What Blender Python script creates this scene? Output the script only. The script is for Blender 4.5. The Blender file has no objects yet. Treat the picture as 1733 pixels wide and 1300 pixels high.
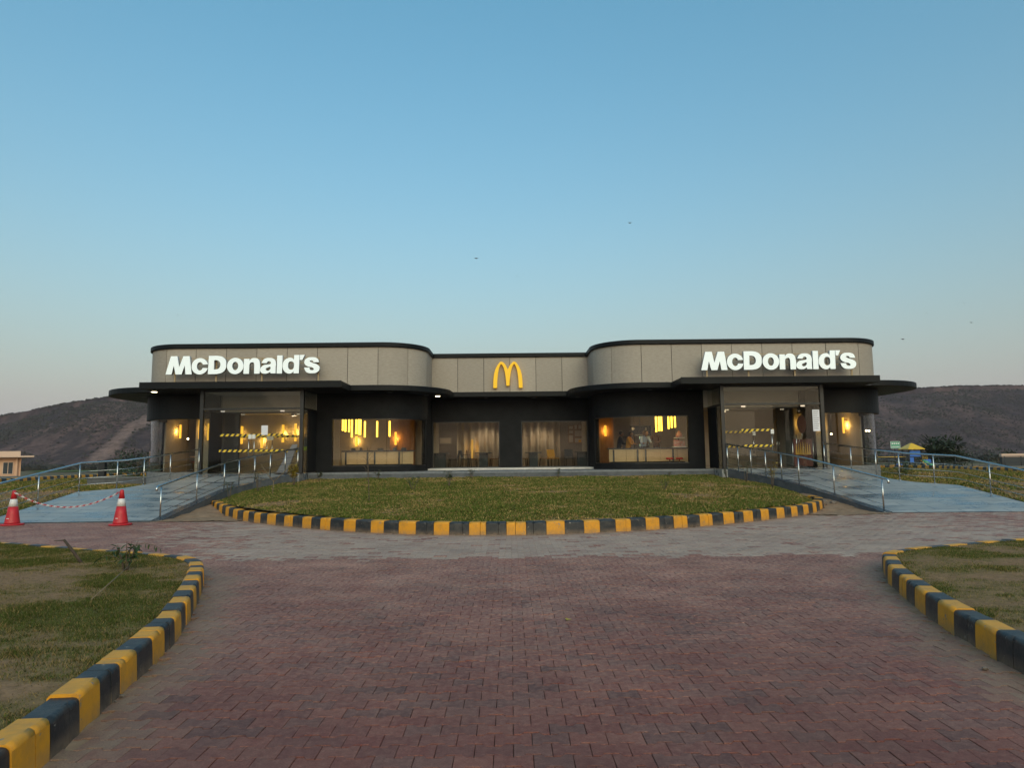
import bpy, bmesh, math, random
import numpy as np
from mathutils import Matrix, Vector
R_ = math.radians
random.seed(7); rng = np.random.default_rng(7)
sc = bpy.context.scene
COL = sc.collection

# ------------------------------------------------------------------ camera, sky, sun, exposure
cam_d = bpy.data.cameras.new('camera'); cam = bpy.data.objects.new('camera', cam_d); COL.objects.link(cam)
cam_d.sensor_width = 36.0; cam_d.lens = 36.0 * 1150.0 / 1733.0
cam_d.clip_start = 0.05; cam_d.clip_end = 9000.0
_rot = Matrix.Rotation(-math.atan(3.5 / 1150), 4, 'Z') @ Matrix.Rotation(math.pi / 2 + math.atan(125 / 1150), 4, 'X') @ Matrix.Rotation(-0.010, 4, 'Z')
cam.matrix_world = Matrix.Translation((0, 0, 1.55)) @ _rot
sc.camera = cam

SUN_EL, SUN_AZ = 27.0, 168.0      # degrees; azimuth clockwise from +Y (the view): low, behind the camera, a little to the right
world = bpy.data.worlds.new('World'); sc.world = world; world.use_nodes = True
wn = world.node_tree.nodes; wl = world.node_tree.links
bg = wn['Background']
sky = wn.new('ShaderNodeTexSky'); sky.sky_type = 'NISHITA'; sky.sun_disc = False
sky.sun_elevation = R_(SUN_EL); sky.sun_rotation = R_(SUN_AZ)
sky.altitude = 200; sky.air_density = 2.17; sky.dust_density = 3.5; sky.ozone_density = 7.1
# pale dusty band along the whole horizon
tcw = wn.new('ShaderNodeTexCoord'); sxw = wn.new('ShaderNodeSeparateXYZ'); wl.new(tcw.outputs['Generated'], sxw.inputs[0])
def _wm(op, a, b):
    m = wn.new('ShaderNodeMath'); m.operation = op
    for i, v in enumerate((a, b)):
        if isinstance(v, (int, float)): m.inputs[i].default_value = v
        elif v is not None: wl.new(v, m.inputs[i])
    return m.outputs[0]
_hz = _wm('MULTIPLY', _wm('EXPONENT', _wm('MULTIPLY', _wm('MAXIMUM', sxw.outputs[2], 0.0), -1 / 0.17), None), 0.93)
mxw = wn.new('ShaderNodeMixRGB'); wl.new(_hz, mxw.inputs[0]); wl.new(sky.outputs[0], mxw.inputs[1]); mxw.inputs[2].default_value = (3.2, 3.12, 3.34, 1)
# the upper sky runs a little more cyan
_up = wn.new('ShaderNodeMapRange'); _up.inputs[1].default_value = .08; _up.inputs[2].default_value = .60; wl.new(sxw.outputs[2], _up.inputs[0])
tnw = wn.new('ShaderNodeMixRGB'); tnw.blend_type = 'MULTIPLY'; wl.new(_up.outputs[0], tnw.inputs[0]); wl.new(mxw.outputs[0], tnw.inputs[1]); tnw.inputs[2].default_value = (0.85, 1.20, 1.10, 1)
wl.new(tnw.outputs[0], bg.inputs[0]); bg.inputs[1].default_value = 0.15
sun_d = bpy.data.lights.new('sun', 'SUN'); sun_d.energy = 1.15; sun_d.angle = R_(75); sun_d.color = (1.0, 0.74, 0.50)
sun = bpy.data.objects.new('sun', sun_d); COL.objects.link(sun)
_sd = Vector((math.sin(R_(SUN_AZ)) * math.cos(R_(SUN_EL)), math.cos(R_(SUN_AZ)) * math.cos(R_(SUN_EL)), math.sin(R_(SUN_EL))))
sun.rotation_euler = _sd.to_track_quat('Z', 'Y').to_euler()
sc.view_settings.view_transform = 'Standard'; sc.view_settings.look = 'None'
sc.view_settings.gamma = 1.0; sc.view_settings.exposure = 0.11
sc.view_settings.use_curve_mapping = False
sc.cycles.max_bounces = 8; sc.cycles.transparent_max_bounces = 16; sc.cycles.caustics_reflective = False
sc.cycles.sample_clamp_indirect = 4.0

# ------------------------------------------------------------------ materials
def newmat(name):
    m = bpy.data.materials.new(name); m.use_nodes = True
    return m, m.node_tree.nodes, m.node_tree.links, m.node_tree.nodes['Principled BSDF']

def pm(name, col, rough=0.6, metal=0.0, col2=None, scale=6.0, detail=5.0, contrast=(0.35, 0.65), stretch=(1, 1, 1), bump=None, spec=0.5, emit=None, rough2=None, coat=0.0):
    m, n, l, b = newmat(name)
    b.inputs['Base Color'].default_value = (*col, 1); b.inputs['Roughness'].default_value = rough
    b.inputs['Metallic'].default_value = metal; b.inputs['Specular IOR Level'].default_value = spec
    b.inputs['Coat Weight'].default_value = coat
    tc = mp = None
    def coords():
        t = n.new('ShaderNodeTexCoord'); p = n.new('ShaderNodeMapping'); p.inputs['Scale'].default_value = stretch
        l.new(t.outputs['Object'], p.inputs['Vector']); return p
    if col2:
        mp = coords(); nz = n.new('ShaderNodeTexNoise'); nz.inputs['Scale'].default_value = scale; nz.inputs['Detail'].default_value = detail
        nz.inputs['Roughness'].default_value = 0.65
        l.new(mp.outputs[0], nz.inputs['Vector'])
        rp = n.new('ShaderNodeValToRGB'); rp.color_ramp.elements[0].position = contrast[0]; rp.color_ramp.elements[1].position = contrast[1]
        rp.color_ramp.elements[0].color = (*col, 1); rp.color_ramp.elements[1].color = (*col2, 1)
        l.new(nz.outputs[0], rp.inputs[0]); l.new(rp.outputs[0], b.inputs['Base Color'])
        if rough2 is not None:
            mr = n.new('ShaderNodeMapRange'); mr.inputs[1].default_value = contrast[0]; mr.inputs[2].default_value = contrast[1]
            mr.inputs[3].default_value = rough; mr.inputs[4].default_value = rough2
            l.new(nz.outputs[0], mr.inputs[0]); l.new(mr.outputs[0], b.inputs['Roughness'])
    if bump:
        mp2 = mp or coords(); nb = n.new('ShaderNodeTexNoise'); nb.inputs['Scale'].default_value = bump[0]; nb.inputs['Detail'].default_value = 6
        l.new(mp2.outputs[0], nb.inputs['Vector'])
        bp = n.new('ShaderNodeBump'); bp.inputs['Strength'].default_value = bump[1]; bp.inputs['Distance'].default_value = bump[2] if len(bump) > 2 else 0.01
        l.new(nb.outputs[0], bp.inputs['Height']); l.new(bp.outputs[0], b.inputs['Normal'])
    if emit:
        b.inputs['Emission Color'].default_value = (*emit[0], 1); b.inputs['Emission Strength'].default_value = emit[1]
    return m

def attr_mat(name, attr, rough=0.9, spec=0.15, noise=None, bump=None, trans=0.0):
    """base colour read from a colour attribute painted on the mesh (the thing's own colours)"""
    m, n, l, b = newmat(name)
    a = n.new('ShaderNodeAttribute'); a.attribute_name = attr
    out = a.outputs['Color']
    if noise:
        t = n.new('ShaderNodeTexCoord'); nz = n.new('ShaderNodeTexNoise'); nz.inputs['Scale'].default_value = noise[0]; nz.inputs['Detail'].default_value = 8
        nz.inputs['Roughness'].default_value = 0.7
        l.new(t.outputs['Object'], nz.inputs['Vector'])
        mr = n.new('ShaderNodeMapRange'); mr.inputs[1].default_value = 0.3; mr.inputs[2].default_value = 0.7
        mr.inputs[3].default_value = noise[1]; mr.inputs[4].default_value = noise[2]; l.new(nz.outputs[0], mr.inputs[0])
        vm = n.new('ShaderNodeVectorMath'); vm.operation = 'SCALE'; l.new(out, vm.inputs[0]); l.new(mr.outputs[0], vm.inputs['Scale'])
        out = vm.outputs[0]
        if bump:
            bp = n.new('ShaderNodeBump'); bp.inputs['Strength'].default_value = bump[0]; bp.inputs['Distance'].default_value = bump[1]
            l.new(nz.outputs[0], bp.inputs['Height']); l.new(bp.outputs[0], b.inputs['Normal'])
    l.new(out, b.inputs['Base Color']); b.inputs['Roughness'].default_value = rough; b.inputs['Specular IOR Level'].default_value = spec
    return m

def glass_mat(name, tint, gain=1.0, base=0.05):
    m, n, l, b = newmat(name); n.remove(b)
    lw = n.new('ShaderNodeLayerWeight'); lw.inputs[0].default_value = 0.5
    pw = n.new('ShaderNodeMath'); pw.operation = 'POWER'; pw.inputs[1].default_value = 4.0; l.new(lw.outputs['Facing'], pw.inputs[0])
    mr = n.new('ShaderNodeMapRange'); mr.inputs[3].default_value = base; mr.inputs[4].default_value = gain; l.new(pw.outputs[0], mr.inputs[0])
    tr = n.new('ShaderNodeBsdfTransparent'); tr.inputs[0].default_value = (*tint, 1)
    gl = n.new('ShaderNodeBsdfGlossy'); gl.inputs['Roughness'].default_value = 0.015
    mx = n.new('ShaderNodeMixShader'); l.new(mr.outputs[0], mx.inputs[0]); l.new(tr.outputs[0], mx.inputs[1]); l.new(gl.outputs[0], mx.inputs[2])
    l.new(mx.outputs[0], n['Material Output'].inputs[0]); return m

def paver_mat(name, cols, dust):
    """one colour per block: object random for single blocks, island random for the joined rest"""
    m, n, l, b = newmat(name)
    oi = n.new('ShaderNodeObjectInfo'); ge = n.new('ShaderNodeNewGeometry')
    ad = n.new('ShaderNodeMath'); ad.operation = 'ADD'; l.new(oi.outputs['Random'], ad.inputs[0]); l.new(ge.outputs['Random Per Island'], ad.inputs[1])
    fr = n.new('ShaderNodeMath'); fr.operation = 'FRACT'; l.new(ad.outputs[0], fr.inputs[0])
    rp = n.new('ShaderNodeValToRGB'); el = rp.color_ramp.elements
    el[0].position = 0; el[0].color = (*cols[0], 1); el[1].position = 1; el[1].color = (*cols[-1], 1)
    for i, c in enumerate(cols[1:-1]):
        e = el.new((i + 1) / (len(cols) - 1)); e.color = (*c, 1)
    l.new(fr.outputs[0], rp.inputs[0])
    def nz(scale, detail=6, rough=0.65):
        x = n.new('ShaderNodeTexNoise'); x.inputs['Scale'].default_value = scale; x.inputs['Detail'].default_value = detail; x.inputs['Roughness'].default_value = rough
        l.new(ge.outputs['Position'], x.inputs['Vector']); return x
    def ramp(src, a, c):
        x = n.new('ShaderNodeMapRange'); x.inputs[1].default_value = a; x.inputs[2].default_value = c; l.new(src, x.inputs[0]); return x
    n1 = nz(1.1, 7); d1 = ramp(n1.outputs[0], 0.42, 0.72)
    n2 = nz(22, 5); d2 = ramp(n2.outputs[0], 0.40, 0.75)
    mxf = n.new('ShaderNodeMath'); mxf.operation = 'MULTIPLY_ADD'; l.new(d1.outputs[0], mxf.inputs[0]); mxf.inputs[1].default_value = 0.22
    ms = n.new('ShaderNodeMath'); ms.operation = 'MULTIPLY'; ms.inputs[1].default_value = 0.50; l.new(d2.outputs[0], ms.inputs[0]); l.new(ms.outputs[0], mxf.inputs[2])
    sy = n.new('ShaderNodeSeparateXYZ'); l.new(ge.outputs['Position'], sy.inputs[0])   # pale colour mixed in more strongly as y grows
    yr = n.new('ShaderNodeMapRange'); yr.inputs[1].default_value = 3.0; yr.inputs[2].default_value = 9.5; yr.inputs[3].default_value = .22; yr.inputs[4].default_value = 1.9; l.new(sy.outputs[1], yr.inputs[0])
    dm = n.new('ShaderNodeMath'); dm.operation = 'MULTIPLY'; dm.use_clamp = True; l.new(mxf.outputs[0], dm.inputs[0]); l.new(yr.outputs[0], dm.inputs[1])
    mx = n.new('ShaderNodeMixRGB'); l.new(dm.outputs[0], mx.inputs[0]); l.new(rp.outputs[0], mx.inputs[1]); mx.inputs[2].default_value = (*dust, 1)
    da = n.new('ShaderNodeAttribute'); da.attribute_name = 'dirt'; db = n.new('ShaderNodeAttribute'); db.attribute_type = 'OBJECT'; db.attribute_name = 'dirt'
    ds = n.new('ShaderNodeMath'); ds.operation = 'ADD'; l.new(da.outputs['Fac'], ds.inputs[0]); l.new(db.outputs['Fac'], ds.inputs[1])
    n5 = nz(7, 8, .7); d5 = ramp(n5.outputs[0], .28, .62); d5.inputs[3].default_value = .35; d5.inputs[4].default_value = 1.15
    dq = n.new('ShaderNodeMath'); dq.operation = 'MULTIPLY'; dq.use_clamp = True; l.new(ds.outputs[0], dq.inputs[0]); l.new(d5.outputs[0], dq.inputs[1])
    mx0 = mx; mx = n.new('ShaderNodeMixRGB'); l.new(dq.outputs[0], mx.inputs[0]); l.new(mx0.outputs[0], mx.inputs[1]); mx.inputs[2].default_value = (.29, .18, .115, 1)   # sand swept against the kerbs
    n3 = nz(90, 4); sp = ramp(n3.outputs[0], 0.3, 0.7); sp.inputs[3].default_value = 0.72; sp.inputs[4].default_value = 1.25
    n4 = nz(.8, 7, .7); sn = ramp(n4.outputs[0], 0.40, 0.62); sn.inputs[3].default_value = 1.07; sn.inputs[4].default_value = .86   # large uneven stains
    ml = n.new('ShaderNodeMath'); ml.operation = 'MULTIPLY'; l.new(sp.outputs[0], ml.inputs[0]); l.new(sn.outputs[0], ml.inputs[1])
    vm = n.new('ShaderNodeVectorMath'); vm.operation = 'SCALE'; l.new(mx.outputs[0], vm.inputs[0]); l.new(ml.outputs[0], vm.inputs['Scale'])
    l.new(vm.outputs[0], b.inputs['Base Color'])
    bp = n.new('ShaderNodeBump'); bp.inputs['Strength'].default_value = 0.5; bp.inputs['Distance'].default_value = 0.004
    l.new(n3.outputs[0], bp.inputs['Height']); l.new(bp.outputs[0], b.inputs['Normal'])
    b.inputs['Roughness'].default_value = 0.66; b.inputs['Specular IOR Level'].default_value = 0.30
    return m

def tape_mat(name):
    m, n, l, b = newmat(name)
    t = n.new('ShaderNodeTexCoord'); sp = n.new('ShaderNodeSeparateXYZ'); l.new(t.outputs['Object'], sp.inputs[0])
    a = n.new('ShaderNodeMath'); a.operation = 'ADD'; l.new(sp.outputs[0], a.inputs[0])
    zz = n.new('ShaderNodeMath'); zz.operation = 'MULTIPLY'; zz.inputs[1].default_value = -0.8; l.new(sp.outputs[2], zz.inputs[0]); l.new(zz.outputs[0], a.inputs[1])
    w = n.new('ShaderNodeMath'); w.operation = 'MULTIPLY'; w.inputs[1].default_value = 5.2; l.new(a.outputs[0], w.inputs[0])
    f = n.new('ShaderNodeMath'); f.operation = 'FRACT'; l.new(w.outputs[0], f.inputs[0])
    g = n.new('ShaderNodeMath'); g.operation = 'GREATER_THAN'; g.inputs[1].default_value = 0.5; l.new(f.outputs[0], g.inputs[0])
    mx = n.new('ShaderNodeMixRGB'); l.new(g.outputs[0], mx.inputs[0]); mx.inputs[1].default_value = (0.75, 0.5, 0.03, 1); mx.inputs[2].default_value = (0.01, 0.01, 0.01, 1)
    l.new(mx.outputs[0], b.inputs['Base Color']); b.inputs['Roughness'].default_value = 0.5; return m

def slab_mat(name):
    """grey stone slabs: faint joints, streaks along the slabs and darker damp patches"""
    m, n, l, b = newmat(name); t = n.new('ShaderNodeTexCoord')
    br = n.new('ShaderNodeTexBrick'); br.inputs['Scale'].default_value = 1.0; br.inputs['Brick Width'].default_value = 1.2; br.inputs['Row Height'].default_value = .42; br.inputs['Mortar Size'].default_value = .012
    br.inputs['Color1'].default_value = (.28, .272, .258, 1); br.inputs['Color2'].default_value = (.36, .345, .322, 1); br.inputs['Mortar'].default_value = (.09, .10, .11, 1); l.new(t.outputs['Object'], br.inputs['Vector'])
    def nz(scale, st, a, c):
        mp = n.new('ShaderNodeMapping'); mp.inputs['Scale'].default_value = st; l.new(t.outputs['Object'], mp.inputs['Vector']); x = n.new('ShaderNodeTexNoise'); x.inputs['Scale'].default_value = scale; x.inputs['Detail'].default_value = 8; x.inputs['Roughness'].default_value = .7; l.new(mp.outputs[0], x.inputs['Vector'])
        r = n.new('ShaderNodeMapRange'); r.inputs[1].default_value = a; r.inputs[2].default_value = c; l.new(x.outputs[0], r.inputs[0]); return r
    damp = nz(1.3, (.45, 1.2, 1), .47, .60); st = nz(5, (.4, 3, 1), .3, .7); st.inputs[3].default_value = .75; st.inputs[4].default_value = 1.25
    vm = n.new('ShaderNodeVectorMath'); vm.operation = 'SCALE'; l.new(br.outputs[0], vm.inputs[0]); l.new(st.outputs[0], vm.inputs['Scale'])
    mx = n.new('ShaderNodeMixRGB'); l.new(damp.outputs[0], mx.inputs[0]); l.new(vm.outputs[0], mx.inputs[1]); mx.inputs[2].default_value = (.10, .12, .14, 1); l.new(mx.outputs[0], b.inputs['Base Color'])
    rr = n.new('ShaderNodeMapRange'); rr.inputs[3].default_value = .48; rr.inputs[4].default_value = .20; l.new(damp.outputs[0], rr.inputs[0]); l.new(rr.outputs[0], b.inputs['Roughness'])
    bp = n.new('ShaderNodeBump'); bp.inputs['Strength'].default_value = .25; bp.inputs['Distance'].default_value = .004; l.new(br.outputs['Fac'], bp.inputs['Height']); bp.invert = True; l.new(bp.outputs[0], b.inputs['Normal'])
    return m

M = {}
M['panel'] = pm('brushed_panel', (0.295, 0.243, 0.195), 0.62, col2=(0.45, 0.382, 0.312), scale=5.0, detail=10, contrast=(0.25, 0.75), stretch=(1.2, 1.2, 9), bump=(40, 0.15, 0.003))
_n, _l = M['panel'].node_tree.nodes, M['panel'].node_tree.links; _b = _n['Principled BSDF']; _src = _b.inputs['Base Color'].links[0].from_socket
_oi = _n.new('ShaderNodeObjectInfo'); _mr = _n.new('ShaderNodeMapRange'); _mr.inputs[3].default_value = .90; _mr.inputs[4].default_value = 1.09; _l.new(_oi.outputs['Random'], _mr.inputs[0])
_vm = _n.new('ShaderNodeVectorMath'); _vm.operation = 'SCALE'; _l.new(_src, _vm.inputs[0]); _l.new(_mr.outputs[0], _vm.inputs['Scale']); _l.new(_vm.outputs[0], _b.inputs['Base Color'])
M['backing'] = pm('panel_backing', (0.015, 0.014, 0.013), 0.9)
M['black'] = pm('black_cladding', (0.0045, 0.005, 0.0058), 0.5, col2=(0.007, 0.0075, 0.0083), scale=1.5, bump=(30, 0.05, 0.002), spec=0.2)
M['charcoal'] = pm('charcoal_plaster', (0.0085, 0.0085, 0.009), 0.75, col2=(0.014, 0.014, 0.0145), scale=2.5, bump=(60, 0.15, 0.003), spec=0.2)
M['frame'] = pm('dark_frame', (0.012, 0.012, 0.013), 0.4)
M['plinth'] = pm('grey_granite', (0.13, 0.135, 0.14), 0.5, col2=(0.20, 0.205, 0.21), scale=9, bump=(50, 0.1, 0.003))
M['white_stone'] = pm('white_step_stone', (0.50, 0.46, 0.42), 0.6, col2=(0.62, 0.58, 0.53), scale=5)
M['glass'] = glass_mat('clear_glass', (0.91, 0.92, 0.90), 0.9, 0.016)
M['glass_c'] = glass_mat('grey_window_glass', (0.86, 0.86, 0.83), 0.9, 0.010)
M['steel'] = pm('stainless_steel', (0.62, 0.61, 0.59), 0.22, 1.0, col2=(0.50, 0.49, 0.47), scale=30)
M['ramp'] = slab_mat('grey_stone_slabs')
M['ramp_dark'] = pm('dark_granite_edge', (0.055, 0.065, 0.08), 0.22, col2=(0.10, 0.115, 0.13), scale=3, stretch=(1, 2, 1))
M['ramp_side'] = pm('ramp_side_plaster', (0.07, 0.072, 0.075), 0.8, col2=(0.12, 0.122, 0.125), scale=3, bump=(40, 0.2, 0.004))
def paint_mat(name, col, worn, rough):
    """kerb paint: uneven film, chips down to concrete, dust splashed up from the paving"""
    m, n, l, b = newmat(name); ge = n.new('ShaderNodeNewGeometry')
    def nz(scale, a, c, detail=8):
        x = n.new('ShaderNodeTexNoise'); x.inputs['Scale'].default_value = scale; x.inputs['Detail'].default_value = detail; x.inputs['Roughness'].default_value = .7; l.new(ge.outputs['Position'], x.inputs['Vector'])
        r = n.new('ShaderNodeMapRange'); r.inputs[1].default_value = a; r.inputs[2].default_value = c; l.new(x.outputs[0], r.inputs[0]); return x, r
    def mix(f, a, c):
        x = n.new('ShaderNodeMixRGB'); l.new(f, x.inputs[0])
        (l.new(a, x.inputs[1]) if not isinstance(a, tuple) else setattr(x.inputs[1], 'default_value', (*a, 1))); x.inputs[2].default_value = (*c, 1); return x.outputs[0]
    _, w = nz(6, .46, .74); o = mix(w.outputs[0], col, worn)
    cx, c = nz(11, .635, .66); o = mix(c.outputs[0], o, (.24, .20, .165))
    sx = n.new('ShaderNodeSeparateXYZ'); l.new(ge.outputs['Position'], sx.inputs[0]); _, d = nz(9, .25, .75)
    h = n.new('ShaderNodeMapRange'); h.inputs[1].default_value = .0; h.inputs[2].default_value = .10; h.inputs[3].default_value = .95; h.inputs[4].default_value = 0; l.new(sx.outputs[2], h.inputs[0])
    p = n.new('ShaderNodeMath'); p.operation = 'MULTIPLY'; l.new(h.outputs[0], p.inputs[0]); l.new(d.outputs[0], p.inputs[1]); o = mix(p.outputs[0], o, (.27, .175, .11))
    l.new(o, b.inputs['Base Color']); b.inputs['Roughness'].default_value = rough
    nb, _ = nz(38, 0, 1, 5); ad = n.new('ShaderNodeMath'); ad.operation = 'MULTIPLY_ADD'; ad.inputs[1].default_value = -.8; l.new(c.outputs[0], ad.inputs[0]); l.new(nb.outputs[0], ad.inputs[2])
    bp = n.new('ShaderNodeBump'); bp.inputs['Strength'].default_value = .45; bp.inputs['Distance'].default_value = .006; l.new(ad.outputs[0], bp.inputs['Height']); l.new(bp.outputs[0], b.inputs['Normal']); return m
M['yellow'] = paint_mat('yellow_kerb_paint', (0.72, 0.30, 0.010), (0.46, 0.21, 0.03), .55)
M['kblack'] = paint_mat('black_kerb_paint', (0.016, 0.017, 0.019), (0.075, 0.066, 0.055), .5)
M['concrete'] = pm('bare_kerb_concrete', (0.25, 0.22, 0.19), 0.9, col2=(0.34, 0.31, 0.27), scale=8, bump=(30, 0.4, 0.006))
M['sand'] = pm('sandy_dirt', (0.22, 0.137, 0.083), 0.95, col2=(0.37, 0.235, 0.15), scale=5, detail=9, contrast=(0.3, 0.7), bump=(40, 0.6, 0.012), spec=0.1)
M['joint'] = pm('joint_sand', (0.055, 0.042, 0.034), 0.95, col2=(0.10, 0.08, 0.065), scale=14, spec=0.1)
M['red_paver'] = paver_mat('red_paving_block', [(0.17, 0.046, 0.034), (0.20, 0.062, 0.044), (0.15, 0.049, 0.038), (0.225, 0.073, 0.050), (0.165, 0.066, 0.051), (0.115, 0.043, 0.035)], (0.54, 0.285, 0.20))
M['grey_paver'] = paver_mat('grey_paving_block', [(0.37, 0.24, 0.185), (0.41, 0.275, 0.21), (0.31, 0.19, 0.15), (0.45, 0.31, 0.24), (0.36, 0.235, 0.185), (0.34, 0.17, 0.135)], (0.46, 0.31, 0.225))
M['soil'] = attr_mat('lawn_soil', 'Col', 0.95, 0.1, noise=(14, 0.6, 1.35), bump=(0.8, 0.02))
M['grass'] = attr_mat('grass_blades', 'Col', 0.85, 0.12)
M['hill'] = attr_mat('hill_scrub', 'Col', 0.95, 0.05, noise=(0.16, 0.35, 1.6), bump=(0.8, 2.5))
M['ground'] = pm('dry_earth', (0.17, 0.12, 0.075), 0.95, col2=(0.10, 0.095, 0.045), scale=0.035, detail=10, contrast=(0.4, 0.62), bump=(3, 0.4, 0.05), spec=0.1)
M['letter'] = pm('lit_white_letter', (0.66, 0.69, 0.67), 0.4, emit=((0.93, 1.0, 0.95), 0.36))
M['letter_side'] = pm('letter_return', (0.35, 0.36, 0.36), 0.5)
M['arch'] = pm('yellow_logo_face', (0.85, 0.46, 0.005), 0.4, emit=((1.0, 0.56, 0.0), 0.28))
M['signbar'] = pm('tan_sign_bar', (0.42, 0.30, 0.17), 0.6)
M['tube_lamp'] = pm('yellow_tube_lamp', (0.9, 0.7, 0.2), 0.5, emit=((1.0, 0.58, 0.05), 4.4))
M['lamp_glow'] = pm('amber_lamp_glass', (0.9, 0.6, 0.15), 0.5, emit=((1.0, 0.50, 0.04), 1.5))
M['lamp_dim'] = pm('dim_amber_glass', (0.6, 0.4, 0.12), 0.5, emit=((1.0, 0.50, 0.05), 0.35))
M['bulb'] = pm('warm_bulb', (1, 0.9, 0.7), 0.5, emit=((1.0, 0.78, 0.42), 9.0))
M['down_on'] = pm('lit_downlight', (1, 0.9, 0.7), 0.5, emit=((1.0, 0.82, 0.5), 9.0))
M['down_off'] = pm('unlit_downlight', (0.16, 0.16, 0.16), 0.4)
M['int_wall'] = pm('warm_grey_interior_wall', (0.36, 0.32, 0.265), 0.8, col2=(0.42, 0.37, 0.31), scale=1.5)
M['int_taupe'] = pm('taupe_interior_wall', (0.20, 0.175, 0.145), 0.8, col2=(0.24, 0.21, 0.175), scale=1.5)
M['int_dark'] = pm('dark_grey_partition', (0.035, 0.037, 0.038), 0.7)
M['int_floor'] = pm('interior_floor_tile', (0.33, 0.29, 0.25), 0.35)
M['int_ceil'] = pm('interior_ceiling', (0.38, 0.36, 0.33), 0.9)
M['wood'] = pm('light_wood', (0.50, 0.33, 0.17), 0.5, col2=(0.58, 0.40, 0.22), scale=4, stretch=(1, 1, 8))
M['brownwood'] = pm('brown_wood_panel', (0.22, 0.10, 0.04), 0.5, col2=(0.30, 0.15, 0.06), scale=3, stretch=(6, 6, 1))
M['counter'] = pm('dark_countertop', (0.04, 0.04, 0.045), 0.3)
M['curtain'] = pm('beige_curtain', (0.55, 0.47, 0.36), 0.9)
M['paper'] = pm('white_paper', (0.75, 0.73, 0.76), 0.8)
M['print'] = pm('grey_print', (0.35, 0.33, 0.36), 0.8)
M['greenpaper'] = pm('lime_notice', (0.45, 0.62, 0.08), 0.7)
M['tape'] = tape_mat('hazard_tape')
M['screen'] = pm('menu_screen', (0.012, 0.015, 0.018), 0.7, spec=0.1, emit=((0.10, 0.13, 0.14), 0.05))
M['screen_on'] = pm('lit_screen', (0.5, 0.7, 0.5), 0.4, emit=((0.65, 0.85, 0.55), 0.8))
M['slate'] = pm('slate_blue_seat', (0.028, 0.038, 0.048), 0.6)
M['chair_dark'] = pm('black_chair_metal', (0.014, 0.014, 0.016), 0.5)
M['chair_yellow'] = pm('orange_yellow_seat', (0.72, 0.34, 0.02), 0.5)
M['cone'] = pm('red_cone_plastic', (0.56, 0.012, 0.018), 0.45, col2=(0.42, 0.016, 0.02), scale=7)
M['cone_white'] = pm('white_cone_band', (0.72, 0.66, 0.62), 0.5)
M['red'] = pm('red_plastic', (0.55, 0.03, 0.03), 0.45)
M['white'] = pm('white_plastic', (0.7, 0.68, 0.65), 0.5)
M['peach'] = pm('peach_render', (0.60, 0.35, 0.22), 0.85, col2=(0.66, 0.40, 0.26), scale=0.8)
M['peach_roof'] = pm('pale_roof_slab', (0.62, 0.43, 0.32), 0.8)
M['window_dark'] = pm('dark_window', (0.05, 0.055, 0.06), 0.2)
M['sign_green'] = pm('green_sign_face', (0.01, 0.27, 0.13), 0.5)
M['post'] = pm('dark_post', (0.014, 0.014, 0.016), 0.5)
M['play_yellow'] = pm('yellow_play_plastic', (0.72, 0.42, 0.02), 0.4)
M['play_blue'] = pm('blue_play_plastic', (0.02, 0.13, 0.48), 0.4)
M['play_green'] = pm('green_play_plastic', (0.08, 0.32, 0.16), 0.5)
M['bark'] = pm('brown_bark', (0.10, 0.07, 0.045), 0.9, col2=(0.15, 0.11, 0.075), scale=20)
M['leaf'] = pm('green_leaf', (0.022, 0.05, 0.013), 0.55, col2=(0.05, 0.085, 0.022), scale=9)
M['leaf_dark'] = pm('dark_leaf', (0.018, 0.03, 0.013), 0.7, col2=(0.045, 0.06, 0.026), scale=2)
M['leaf_yellow'] = pm('yellow_leaf', (0.42, 0.30, 0.035), 0.6, col2=(0.30, 0.24, 0.03), scale=9)
M['dark_stick'] = pm('dark_brown_stick', (0.045, 0.028, 0.018), 0.9, col2=(0.08, 0.05, 0.03), scale=20)
M['stick'] = pm('dry_stick', (0.24, 0.17, 0.10), 0.9, col2=(0.16, 0.11, 0.06), scale=20)
M['skin'] = pm('skin', (0.22, 0.12, 0.075), 0.6)
M['hair'] = pm('black_hair', (0.012, 0.01, 0.009), 0.6)
M['bird'] = pm('dark_bird', (0.10, 0.11, 0.12), 0.8)
M['standee'] = pm('maroon_standee_print', (0.10, 0.022, 0.016), 0.4)
M['gold'] = pm('gold_print', (0.45, 0.24, 0.03), 0.5)
M['stone'] = pm('loose_stone', (0.22, 0.17, 0.13), 0.9, col2=(0.13, 0.10, 0.08), scale=6, bump=(12, 0.6, 0.02))
M['greyboard'] = pm('grey_board', (0.16, 0.15, 0.15), 0.7)
M['maroon'] = pm('maroon_seat', (0.16, 0.02, 0.02), 0.6)
M['pink'] = pm('red_white_packaging', (0.60, 0.14, 0.14), 0.5, col2=(0.6, 0.5, 0.45), scale=12)
def cloth(name, c): return pm(name, c, 0.85)

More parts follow.
